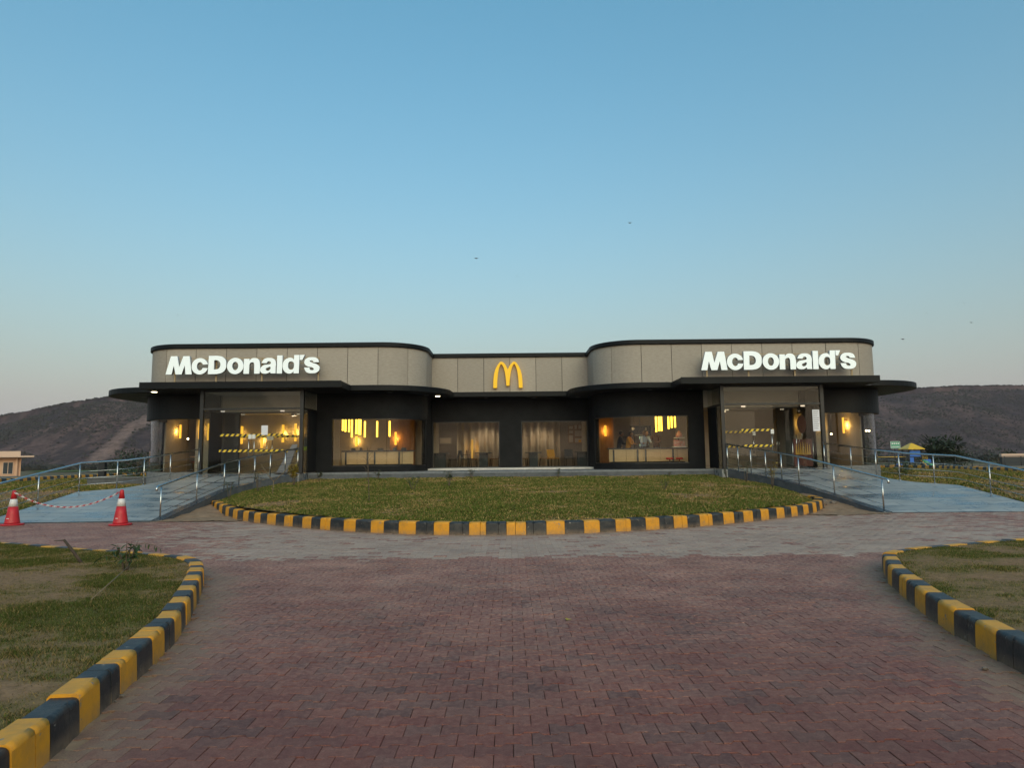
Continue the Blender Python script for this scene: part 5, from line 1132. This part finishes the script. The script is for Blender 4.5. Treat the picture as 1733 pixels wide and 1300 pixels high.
# ------------------------------------------------------------------ plants and sticks
def plant(x, y, z, h, spread, n, label, leaf='leaf', L=.07, stems=3, bare=0, lean=(0, 0), droop=.3, group='young plants on the lawns', wl=.42):
    t = thing('young_plant', (x, y, z), label, 'plant', group); mbl = MB()
    for s in range(stems):
        a = random.uniform(0, 6.28); tip = Vector((x + lean[0] + spread * math.cos(a) * random.uniform(.3, 1), y + lean[1] + spread * math.sin(a) * random.uniform(.3, 1), z + h * random.uniform(.75, 1)))
        b0 = Vector((x + .015 * math.cos(a), y + .015 * math.sin(a), z - .02)); md = b0.lerp(tip, .5) + Vector((0, 0, h * .08))
        r0 = .006 + h * .006
        MB().tube([b0, b0.lerp(md, .5), md, md.lerp(tip, .5) + Vector((0, 0, h * .03)), tip], [r0, r0 * .85, r0 * .7, r0 * .5, r0 * .25], 6).build('stem', 'bark' if not bare else 'stick', t)
        for k in range(n // stems):
            f = random.uniform(.35 if not bare else .8, 1); p = b0.lerp(md, f * 2) if f < .5 else md.lerp(tip, f * 2 - 1)
            aa = random.uniform(0, 6.28); d = Vector((math.cos(aa), math.sin(aa), random.uniform(-droop, .6)))
            mbl.leaf(p, d, L * random.uniform(.6, 1.2), L * wl * random.uniform(.8, 1.2))
    mbl.build('leaves', leaf, t, recalc=False); return t
plant(-4.85, 8.75, .18, .38, .18, 64, 'small dark leafy sapling at the back of the near left lawn', 'leaf', .085, 7, droop=1.0, wl=.45)
# arching twig of that sapling is its own stem set
tp = bpy.data.objects[[o.name for o in bpy.data.objects if o.get('label', '').startswith('small dark leafy')][0]]
tw = [(-4.85, 8.75, .40), (-4.76, 8.75, .50), (-4.62, 8.74, .525), (-4.50, 8.73, .50), (-4.42, 8.73, .46)]
MB().tube(tw, [.006, .005, .004, .003, .002], 5).build('stem', 'bark', tp); mb = MB()
for k in range(9):
    f = k / 8 * 3.99; a = Vector(tw[int(f)]).lerp(Vector(tw[int(f) + 1]), f % 1); mb.leaf(a, (.25 * (-1) ** k, .1, -1), .07, .03)
tw2 = [(-4.85, 8.75, .25), (-4.98, 8.74, .36), (-5.10, 8.74, .38), (-5.20, 8.73, .33)]; MB().tube(tw2, [.006, .005, .004, .002], 5).build('stem', 'bark', tp)
for k in range(10):
    f = k / 9 * 2.99; a = Vector(tw2[int(f)]).lerp(Vector(tw2[int(f) + 1]), f % 1); mb.leaf(a, (random.uniform(-1, .4), .1, random.uniform(-.8, .4)), .075, .036)
mb.build('leaves', 'leaf', tp, recalc=False)
stk = thing('broken_stick', (-5.75, 9.4, .17), 'brown broken stick leaning at the back of the near left lawn', 'stick')
MB().tube([(-5.72, 9.35, .12), (-5.92, 9.4, .33), (-6.08, 9.42, .50)], [.021, .020, .016], 8).build('shaft', 'dark_stick', stk); MB().tube([(-6.08, 9.42, .495), (-6.13, 9.42, .492), (-6.22, 9.43, .49)], [.010, .007, .004], 6).build('side_twig', 'dark_stick', stk)
tg = thing('fallen_twig', (-4.2, 7.3, .19), 'thin dry twig lying on the near left lawn', 'stick')
MB().tube([(-4.15, 6.9, .20), (-4.35, 7.6, .26), (-4.6, 8.35, .30)], [.006, .006, .003], 6).build('shaft', 'stick', tg)
def onlawn(x, y): return float(zC(np.array(x), np.array(y)))
for x, y, h, sp, n, lb, lf, bare in (
    (-7.45, 23.6, .75, .28, 220, 'yellow-leaved shrub beside the left entrance ramp', 'leaf_yellow', 0),
    (-7.05, 25.2, .42, .16, 70, 'small green plant at the left end of the plinth', 'leaf', 0),
    (-8.6, 21.0, .55, .2, 40, 'thin green plant below the left ramp landing', 'leaf', 0),
    (-8.2, 22.3, .75, .16, 36, 'taller thin sapling beside the left ramp railing', 'leaf', 0),
    (-3.0, 21.0, .5, .3, 40, 'low green weed at the left of the round lawn', 'leaf', 0),
    (-2.0, 22.2, .55, .28, 80, 'bright green tuft near the middle of the round lawn', 'leaf', 0),
    (-1.45, 25.4, .38, .14, 40, 'small plant before the left central window', 'leaf', 0),
    (1.75, 25.4, .36, .13, 36, 'small plant before the right central window', 'leaf', 0),
    (-4.9, 25.3, .34, .14, 36, 'small plant before the left curved window', 'leaf', 0),
    (8.45, 22.2, .85, .2, 60, 'thin yellow-green sapling by the right ramp railing', 'leaf_yellow', 0),
    (8.1, 23.6, .7, .14, 30, 'slender sapling by the right entrance railing', 'leaf', 0),
    (7.75, 24.6, .4, .16, 44, 'small plant at the right end of the plinth', 'leaf', 0),
    (4.6, 20.6, .3, .22, 40, 'low green tuft on the right of the round lawn', 'leaf', 0),
    (5.9, 25.5, .2, .1, 20, 'tiny plant below the right curved window', 'leaf', 0)):
    plant(x, y, onlawn(x, y) + .01, h, sp, n, lb, lf, (.12 if lf == 'leaf_yellow' else .10) if h > .3 else .07, 5, bare)
sp_ = thing('sapling', (-3.75, 18.2, onlawn(-3.75, 18.2)), 'tall bare twiggy sapling standing on the round lawn', 'sapling'); z0 = onlawn(-3.75, 18.2)
MB().tube([(-3.75, 18.2, z0 - .05), (-3.77, 18.2, z0 + .5), (-3.80, 18.2, z0 + 1.0), (-3.82, 18.2, z0 + 1.45)], [.013, .011, .008, .004], 6).build('trunk', 'bark', sp_)
for k in range(14):
    zz = z0 + .55 + k * .06; a = random.uniform(0, 6.28); L_ = random.uniform(.12, .32); b0 = Vector((-3.78, 18.2, zz)); e = b0 + Vector((math.cos(a) * L_, math.sin(a) * L_ * .5, L_ * .8)); MB().tube([b0, b0.lerp(e, .5) + Vector((0, 0, .02)), e], [.005, .004, .002], 5).build('twig', 'bark', sp_)
sp2 = thing('forked_stick', (-7.25, 20.9, onlawn(-7.2, 20.9)), 'forked V-shaped pale stick planted before the left ramp', 'stick'); z0 = onlawn(-7.25, 20.9)
MB().tube([(-7.25, 20.9, z0 - .03), (-7.22, 20.9, z0 + .42)], .012, 6).build('shaft', 'stick', sp2)
for dx, dz in ((-.40, .52), (.52, .52)): MB().tube([(-7.22, 20.9, z0 + .415), (-7.22 + dx * .5, 20.9, z0 + .41 + dz * .45), (-7.22 + dx, 20.9, z0 + .42 + dz)], [.012, .010, .008], 6).build('fork_arm', 'stick', sp2)
# rubble by the kerb ends
for i in range(12):
    x, y = (9.15 + random.uniform(-.45, .3), 20.0 + random.uniform(-.35, .4)); r = random.uniform(.05, .13)
    tag(MB().ball((x, y, .12 + r * .4), r, 1, (1, .9, .7), jit=.18).build('rubble_stone', 'stone'), 'brown rubble stone heaped at the right end of the round kerb', 'stone', 'rubble at the right kerb end')
for i in range(6):
    x, y = (-9.0 + random.uniform(-.1, .35), 21.0 + random.uniform(-.6, .5)); r = random.uniform(.04, .09)
    tag(MB().ball((x, y, .10 + r * .4), r, 1, (1, .9, .7), jit=.18).build('rubble_stone', 'stone'), 'brown rubble stone beside the left end of the round kerb', 'stone', 'rubble at the left kerb end')

# grit on the paving
tag(MB().ball((-2.58, 4.68, 0.014), 0.018, 1, (1.2, .9, .65), jit=.2).build('pebble', 'stone'), 'brown pebble lying against the near left kerb', 'pebble', 'grit on the paving')
tag(MB().ball((-2.57, 4.59, 0.009), 0.01, 1, (1.2, .9, .65), jit=.2).build('pebble', 'stone'), 'tiny pebble beside the near left kerb', 'pebble', 'grit on the paving')
tag(MB().ball((3.61, 5.88, 0.010), 0.012, 1, (1.2, .9, .65), jit=.2).build('pebble', 'stone'), 'white pebble on the paving by the near right kerb', 'pebble', 'grit on the paving')
tag(MB().ball((3.38, 5.05, 0.016), 0.022, 1, (1.2, .9, .65), jit=.2).build('pebble', 'stone'), 'brown stone chip on the paving by the near right kerb', 'pebble', 'grit on the paving')
tag(MB().ball((3.05, 6.54, 0.009), 0.01, 1, (1.2, .9, .65), jit=.2).build('pebble', 'stone'), 'small grey pebble left of the near right kerb', 'pebble', 'grit on the paving')
tag(MB().ball((-0.71, 5.92, 0.008), 0.009, 1, (1.2, .9, .65), jit=.2).build('pebble', 'stone'), 'tiny grit stone on the red paving left of centre', 'pebble', 'grit on the paving')
lf_ = thing('dry_leaf', (0.51, 6.66, .004), 'small curled yellow leaf lying on the red paving', 'leaf'); MB().leaf((0.51, 6.66, .008), (.9, .3, .12), .06, .035).leaf((0.53, 6.66, .008), (-.4, .6, .3), .045, .028).build('blade', 'leaf_yellow', lf_, recalc=False)
# ------------------------------------------------------------------ background
def tree(x, y, h, rad, label, leaf='leaf_dark', n=900, cat='tree', L=.5, group='background trees'):
    z = float(site_z(np.array(x), np.array(y))) - .1; t = thing('tree' if cat == 'tree' else 'bush', (x, y, z), label, cat, group)
    tr = MB().tube([(x, y, z), (x + .02 * h, y, z + h * .3), (x - .01 * h, y, z + h * .62)], [.035 * h, .025 * h, .01 * h], 7); 
    for k in range(7):
        a = 6.28 * k / 7 + random.uniform(-.3, .3); zz = z + h * random.uniform(.22, .5)
        tr.tube([(x, y, zz), (x + math.cos(a) * rad * .4, y + math.sin(a) * rad * .4, zz + h * .14), (x + math.cos(a) * rad * .8, y + math.sin(a) * rad * .8, zz + h * random.uniform(.18, .34))], [.016 * h, .01 * h, .004 * h], 5)
    tr.build('trunk', 'bark', t); mb = MB(); cl = []
    for k in range(26):
        a = random.uniform(0, 6.28); q = random.uniform(.1, 1) ** .6; cl.append((x + math.cos(a) * rad * q * .85, y + math.sin(a) * rad * q * .85, z + h * random.uniform(.36, .95) - q * h * .16, rad * random.uniform(.16, .36)))
    for k in range(n):
        c = random.choice(cl); d = Vector((random.gauss(0, 1), random.gauss(0, 1), random.gauss(0, .8))); d.normalize(); p = Vector(c[:3]) + d * c[3] * random.uniform(.3, 1.15)
        mb.leaf(p, d + Vector((0, 0, .2)), L * random.uniform(.5, 1.1), L * .38)
    mb.build('crown', leaf, t, recalc=False)
tree(49.3, 78, 3.9, 2.3, 'dark spreading tree right of the play tower', n=1500, L=.6)
tree(43.6, 84, 4.6, 1.9, 'thin dark tree just behind the play tower', n=420, L=.55)
tree(-19.6, 36, 1.9, 1.5, 'dark bush beside the left end of the building', n=900, cat='bush', L=.16); tree(-18.6, 33.0, 1.0, .9, 'low green bush at the left corner of the building', 'leaf', n=700, cat='bush', L=.10)
tree(-49.5, 64, 1.5, 1.3, 'small round bush beside the peach house', n=500, cat='bush', L=.25)
tree(17.6, 31, .9, .8, 'low plant at the right corner of the building', 'leaf', n=500, cat='bush', L=.10)
for i, (x, y, h, r) in enumerate(((-66, 118, 3.2, 3), (-55, 122, 2.6, 3), (-46, 126, 3.4, 3), (-70, 160, 4, 4), (-38, 122, 2.8, 2.6))):
    tree(x, y, h, r, ['scrub bush nearest the peach house', 'second scrub bush from the peach house', 'tallest scrub bush below the gully', 'distant scrub bush far behind the peach house', 'scrub bush nearest the restaurant on the left plain'][i], n=420, cat='bush', L=.6, group='scrub bushes on the left plain')
for i, (x, y, h, r) in enumerate(((56, 92, 2.2, 2.4), (63, 96, 2.0, 2.0), (70, 98, 2.4, 2.6), (60, 74, 1.6, 1.2), (66, 80, 1.9, 1.6))):
    tree(x, y, h, r, ['scrub bush just right of the spreading tree', 'second scrub bush right of the spreading tree', 'far right scrub bush before the hill', 'pale green shrub behind the right fence', 'pale green shrub at the right fence end'][i], 'leaf_dark' if i < 3 else 'leaf', n=380, cat='bush', L=.5, group='scrub bushes on the right plain')
# far scrub that reads as one mass: on the plain at the hill foot, and over the slopes
n = 4200; a = np.r_[rng.uniform(-1.0, -.45, n // 2), rng.uniform(.45, 1.05, n - n // 2)]; d = rng.uniform(170, 540, n); X = a * d; Y = d; Z = site_z(X, Y)
for Hh, a0, a1 in ((H1, -.86, -.44), (H2, .44, .86)):
    hx, hy, hz = (q.reshape(-1) for q in Hh[1:4]); tr = Hh[4].reshape(-1, 3)[:, 0] < .14
    sel = np.where((hx / hy > a0) & (hx / hy < a1) & tr & (np.arange(len(hx)) // Hh[1].shape[1] < 84))[0]; sel = rng.choice(sel, 14000); wgt = vnoise(hx[sel], hy[sel] * .4, .03, 3, 40) > rng.uniform(.25, .75, 14000); sel = sel[wgt]
    jx = rng.uniform(-1.5, 1.5, (len(sel), 2)); X = np.r_[X, hx[sel] + jx[:, 0]]; Y = np.r_[Y, hy[sel] + jx[:, 1]]; Z = np.r_[Z, hz[sel] - .2]
n = len(X)
sz = rng.uniform(.5, 1.55, n) * (.4 + vnoise(X, Y, .03, 3)); V = []; Fq = []
base = np.array([(math.cos(t) * r_, math.sin(t) * r_, z_) for z_, r_ in ((0, .8), (.55, 1.0), (1.0, .45)) for t in [2 * math.pi * k / 6 for k in range(6)]] + [(0, 0, 1.15)])
for i in range(3 * 6 - 6): Fq.append((i, (i // 6) * 6 + (i + 1) % 6, (i // 6) * 6 + (i + 1) % 6 + 6, i + 6))
Fq = np.array(Fq + [(12 + k, 12 + (k + 1) % 6, 18, 18) for k in range(6)])
tri = []
for q in Fq: tri.append((q[0], q[1], q[2])); (tri.append((q[0], q[2], q[3])) if q[2] != q[3] else None)
tri = np.array(tri); VV = base[None] * sz[:, None, None] * rng.uniform(.75, 1.25, (n, 19, 1)); VV = VV + np.stack([X, Y, Z - .1], -1)[:, None]; FF = (tri[None] + np.arange(n)[:, None, None] * 19).reshape(-1, 3)
cc = np.repeat(np.array([.026, .0245, .019])[None] * rng.uniform(.6, 1.7, (n, 1)) + rng.uniform(0, .012, (n, 1)) * [1, .7, .4], 19, 0)
tag(link('scrub', np_mesh('scrub', VV.reshape(-1, 3), FF, cc), 'grass'), 'dark scrub massed along the foot of the hills', 'scrub', kind='stuff')
# fields: pale dirt track and a green field on the left plain
zz = lambda x, y: float(site_z(np.array(x), np.array(y)))
def patch(name, pts, dz, mat, label, cat):
    P = np.array(pts, float); x0, y0 = P.min(0); x1, y1 = P.max(0); gx = np.linspace(x0, x1, 40); gy = np.linspace(y0, y1, 30); X, Y = np.meshgrid(gx, gy); ii = np.arange(X.size).reshape(X.shape)
    cell = in_poly((X[:-1, :-1] + X[1:, 1:]) / 2, (Y[:-1, :-1] + Y[1:, 1:]) / 2, P); q = np.stack([ii[:-1, :-1], ii[:-1, 1:], ii[1:, 1:], ii[1:, :-1]], -1)[cell]
    o = link(name, np_mesh(name, np.stack([X, Y, site_z(X, Y) + dz], -1).reshape(-1, 3), q), mat); tag(o, label, cat, kind='structure')
M['field'] = pm('green_field', (.075, .10, .028), .95, col2=(.11, .12, .04), scale=.15, spec=.1); M['track'] = pm('pale_dirt', (.26, .19, .13), .95, col2=(.18, .135, .095), scale=.5, spec=.1, bump=(4, .4, .05))
patch('field', [(-90, 130), (-20, 130), (-30, 200), (-140, 200)], .12, 'field', 'flat green field on the left plain', 'field'); patch('dirt_track', [(-50, 42), (-18, 34), (-18, 60), (-50, 75)], .10, 'track', 'pale bare dirt behind the far left kerb', 'ground'); patch('dirt_track', [(18, 34), (60, 40), (80, 66), (26, 66)], .10, 'track', 'pale bare dirt around the play area', 'ground')
# peach house
hs = thing('house', (-57.55, 80, -.6), 'flat-roofed peach house far left beyond the kerb', 'house'); zb = -.9
def taper(x0, x1, y0, y1, z0, z1):   # the block stands at an angle, its side wall running along the line of sight
    k_ = y1 / y0; q_ = [(x0, y0), (x1, y0), (x1 * k_, y1), (x0 * k_, y1)]; return MB().hexa([(x, y, z0) for x, y in q_], [(x, y, z1) for x, y in q_])
taper(-67.55, -55.75, 78, 86, zb, 2.15).build('wall', 'peach', hs); taper(-68.05, -53.6, 77.0, 87, 2.152, 2.32).build('roof_slab', 'peach_roof', hs); taper(-67.75, -55.65, 77.7, 86.3, 2.322, 2.86).build('parapet', 'peach_roof', hs)
for x in (-57.15, -60.15, -62.55, -65.05):
    w = MB().box(x - .62, x + .62, 77.94, 77.998, .25, 1.65).build('window', 'peach_roof', hs)
    for q in (-1, 1): MB().box(x + q * .29 - .24, x + q * .29 + .24, 77.91, 77.938, .32, 1.58).build('pane', 'window_dark', w)
MB().box(-56.15, -55.95, 77.7, 77.9, zb, 2.15).build('pillar', 'peach', hs)
pw = thing('bollard_post', (-19.7, 33, .5), 'short black post at the end of the far left kerb', 'post'); MB().box(-19.86, -19.56, 33, 33.2, .3, 1.58).build('shaft', 'post', pw); MB().box(-19.9, -19.52, 32.96, 33.24, 1.581, 1.62).build('top_cap', 'post', pw)
lw = thing('low_wall', (-16.5, 29, .5), 'low dark grey retaining wall behind the left ramp', 'wall'); MB().box(-17.9, -15.2, 29.0, 29.3, .3, .86).build('wall_body', 'ramp_side', lw); MB().box(-17.95, -15.15, 28.96, 29.34, .861, .90).build('coping', 'plinth', lw)
# green sign
sg = thing('sign_board', (28.2, 50, .3), 'small green sign with white lettering on a dark post', 'sign'); zb = zz(28.2, 50)
MB().tube([(28.17, 50.03, zb - .1), (28.17, 50.03, 2.0)], .035, 8).build('post', 'post', sg)
f = MB().box(27.86, 28.56, 49.95, 49.98, 1.95, 2.47).build('sign_panel', 'sign_green', sg); bz_ = 49.94
MB().box(27.86, 28.56, bz_, bz_ + .008, 2.445, 2.47).box(27.86, 28.56, bz_, bz_ + .008, 1.95, 1.975).box(27.86, 27.885, bz_, bz_ + .008, 1.976, 2.444).box(28.535, 28.56, bz_, bz_ + .008, 1.976, 2.444).build('border', 'white', f)
for q in range(4): MB().box(27.94 + q * .145, 28.04 + q * .145, bz_ - .002, bz_ + .006, 2.24, 2.36).build('letter', 'white', f)
for q in range(6): MB().box(27.92 + q * .1, 27.985 + q * .1, bz_ - .002, bz_ + .006, 2.04, 2.13).build('letter', 'white', f)
# play tower
pl = thing('play_tower', (41.2, 70, -.2), 'play tower with a yellow pitched roof, blue panels and slide', 'playground'); zb = zz(41.2, 70)
for sx in (-.62, .62):
    for sy in (-.6, .6): MB().tube([(41.15 + sx, 70 + sy, zb), (41.15 + sx, 70 + sy, 2.08)], .06, 7).build('post', 'post', pl)
mb = MB(); q = [(40.3, 69.1, 2.05), (42.0, 69.1, 2.05), (42.0, 70.9, 2.05), (40.3, 70.9, 2.05)]; mb.hexa([(x, y, z - .06) for x, y, z in q], q)
mb.hexa([(x, y, z + .001) for x, y, z in q], [(41.05, 69.9, 2.62), (41.25, 69.9, 2.62), (41.25, 70.1, 2.62), (41.05, 70.1, 2.62)]); mb.build('roof', 'play_yellow', pl)
MB().box(40.62, 41.7, 69.40, 69.48, 1.25, 1.85).build('blue_panel', 'play_blue', pl, bevel=.03); MB().box(40.6, 41.75, 69.45, 70.6, .78, .86).build('platform', 'post', pl)
MB().box(40.55, 40.95, 69.35, 69.43, .65, 1.22).build('blue_panel', 'play_blue', pl)
MB().tube([(41.9, 69.5, .85), (42.5, 69.3, .5), (43.1, 69.1, .05), (43.6, 69.0, -.05)], [.16, .16, .16, .16], 8).build('slide', 'play_green', pl); MB().box(42.3, 43.05, 69.9, 70.0, .15, .98).build('blue_panel', 'play_blue', pl, bevel=.05)
MB().box(39.4, 39.9, 69.5, 69.9, -.1, .55).build('blue_barrel', 'play_blue', pl, bevel=.08)
for k in range(6): MB().tube([(42.0 + k * .12, 69.8, .95), (42.0 + k * .12, 69.8, 1.28)], .025, 5).build('baluster', 'play_yellow', pl)
MB().tube([(37.6, 70, 1.22), (40.5, 70, 1.24)], .045, 6).build('swing_beam', 'play_yellow', pl); MB().tube([(37.6, 70, zb), (37.6, 70, 1.25)], .05, 6).build('post', 'play_yellow', pl)
MB().tube([(41.6, 69.3, .9), (42.0, 69.0, .35), (42.3, 68.8, -.1)], .05, 6).build('slide_rail', 'play_yellow', pl)
# right fence: rails and posts, each a piece
fn = thing('fence', (50, 62, 0), 'dark metal rail fence behind the far right kerb', 'fence')
fp_ = [(25 + k * 1.45, 58 + k * .05) for k in range(34)]
for x, y in fp_: MB().tube([(x, y, zz(x, y) - .1), (x, y, 1.28)], .035, 5).build('post', 'post', fn)
for h_ in (1.25, .75): MB().tube([(x, y, h_) for x, y in fp_[::4] + [fp_[-1]]], .03, 5).build('rail', 'post', fn)
wl_ = thing('boundary_wall', (62, 84, 0), 'pale peach boundary wall at the far right edge', 'wall'); MB().box(59, 90, 82, 82.3, -.9, 1.05).build('wall_body', 'int_dark', wl_); MB().box(58.95, 90, 81.95, 82.35, 1.051, 1.45).build('coping', 'peach_roof', wl_)
# birds
def bird(p, s, a, label):
    t = thing('bird', p, label, 'bird', 'birds in flight'); mb = MB(); mb.ball(p, .07 * s, 1, (2.6, 1, .9)); mb.build('body', 'bird', t)
    for q in (-1, 1):
        d = Vector((q * math.cos(a), 0.15, math.sin(a) * .9)); pp = Vector(p)
        MB().hexa([pp + Vector((0, -.06, 0)) * s, pp + Vector((0, .08, 0)) * s, pp + d * .28 * s + Vector((.03, .06, 0.03)) * s], [pp + Vector((0, -.06, .012)) * s, pp + Vector((0, .08, .012)) * s, pp + d * .28 * s + Vector((.03, .06, .042)) * s]).build('wing', 'bird', t)
bird((12.93, 70.0, 26.3), 0.91, 0.5, 'dark bird highest in the sky right of centre')
bird((-3.68, 75.0, 24.08), 1.05, 0.1, 'bird gliding above the left of the emblem')
bird((0.98, 80.0, 23.35), 0.56, 0.4, 'small bird above the emblem')
bird((3.16, 95.0, 24.57), 0.49, 0.2, 'faint small bird just above the emblem, lowest of three')
bird((-39.65, 80.0, 18.95), 0.49, 0.6, 'bird above the left wing roof')
bird((50.04, 80.0, 18.32), 0.56, 0.3, 'bird above the right hill, lower left of the highest one')
bird((61.51, 90.0, 21.74), 0.56, 0.4, 'bird highest above the right hill')
bird((58.79, 85.0, 18.09), 0.84, 0.2, 'bird with spread wings nearest the right edge')
bird((44.04, 75.0, 14.33), 0.98, 0.3, 'bird just above the right end of the roof')
bird((64.16, 95.0, 16.56), 0.49, 0.5, 'lowest small bird above the right hill')

# ------------------------------------------------------------------ dusty air between here and the hills
M['haze'] = bpy.data.materials.new('dusty_air'); M['haze'].use_nodes = True; _n = M['haze'].node_tree.nodes; _n.remove(_n['Principled BSDF'])
_v = _n.new('ShaderNodeVolumePrincipled'); _v.inputs['Color'].default_value = (1.0, .84, .86, 1); _v.inputs['Density'].default_value = .00013; _v.inputs['Anisotropy'].default_value = 0.0
M['haze'].node_tree.links.new(_v.outputs[0], _n['Material Output'].inputs['Volume'])
hz = MB().box(-2600, 2600, -400, 1500, -4, 130).build('haze', 'haze'); tag(hz, 'thin dusty evening air over the whole site', 'haze', kind='stuff')
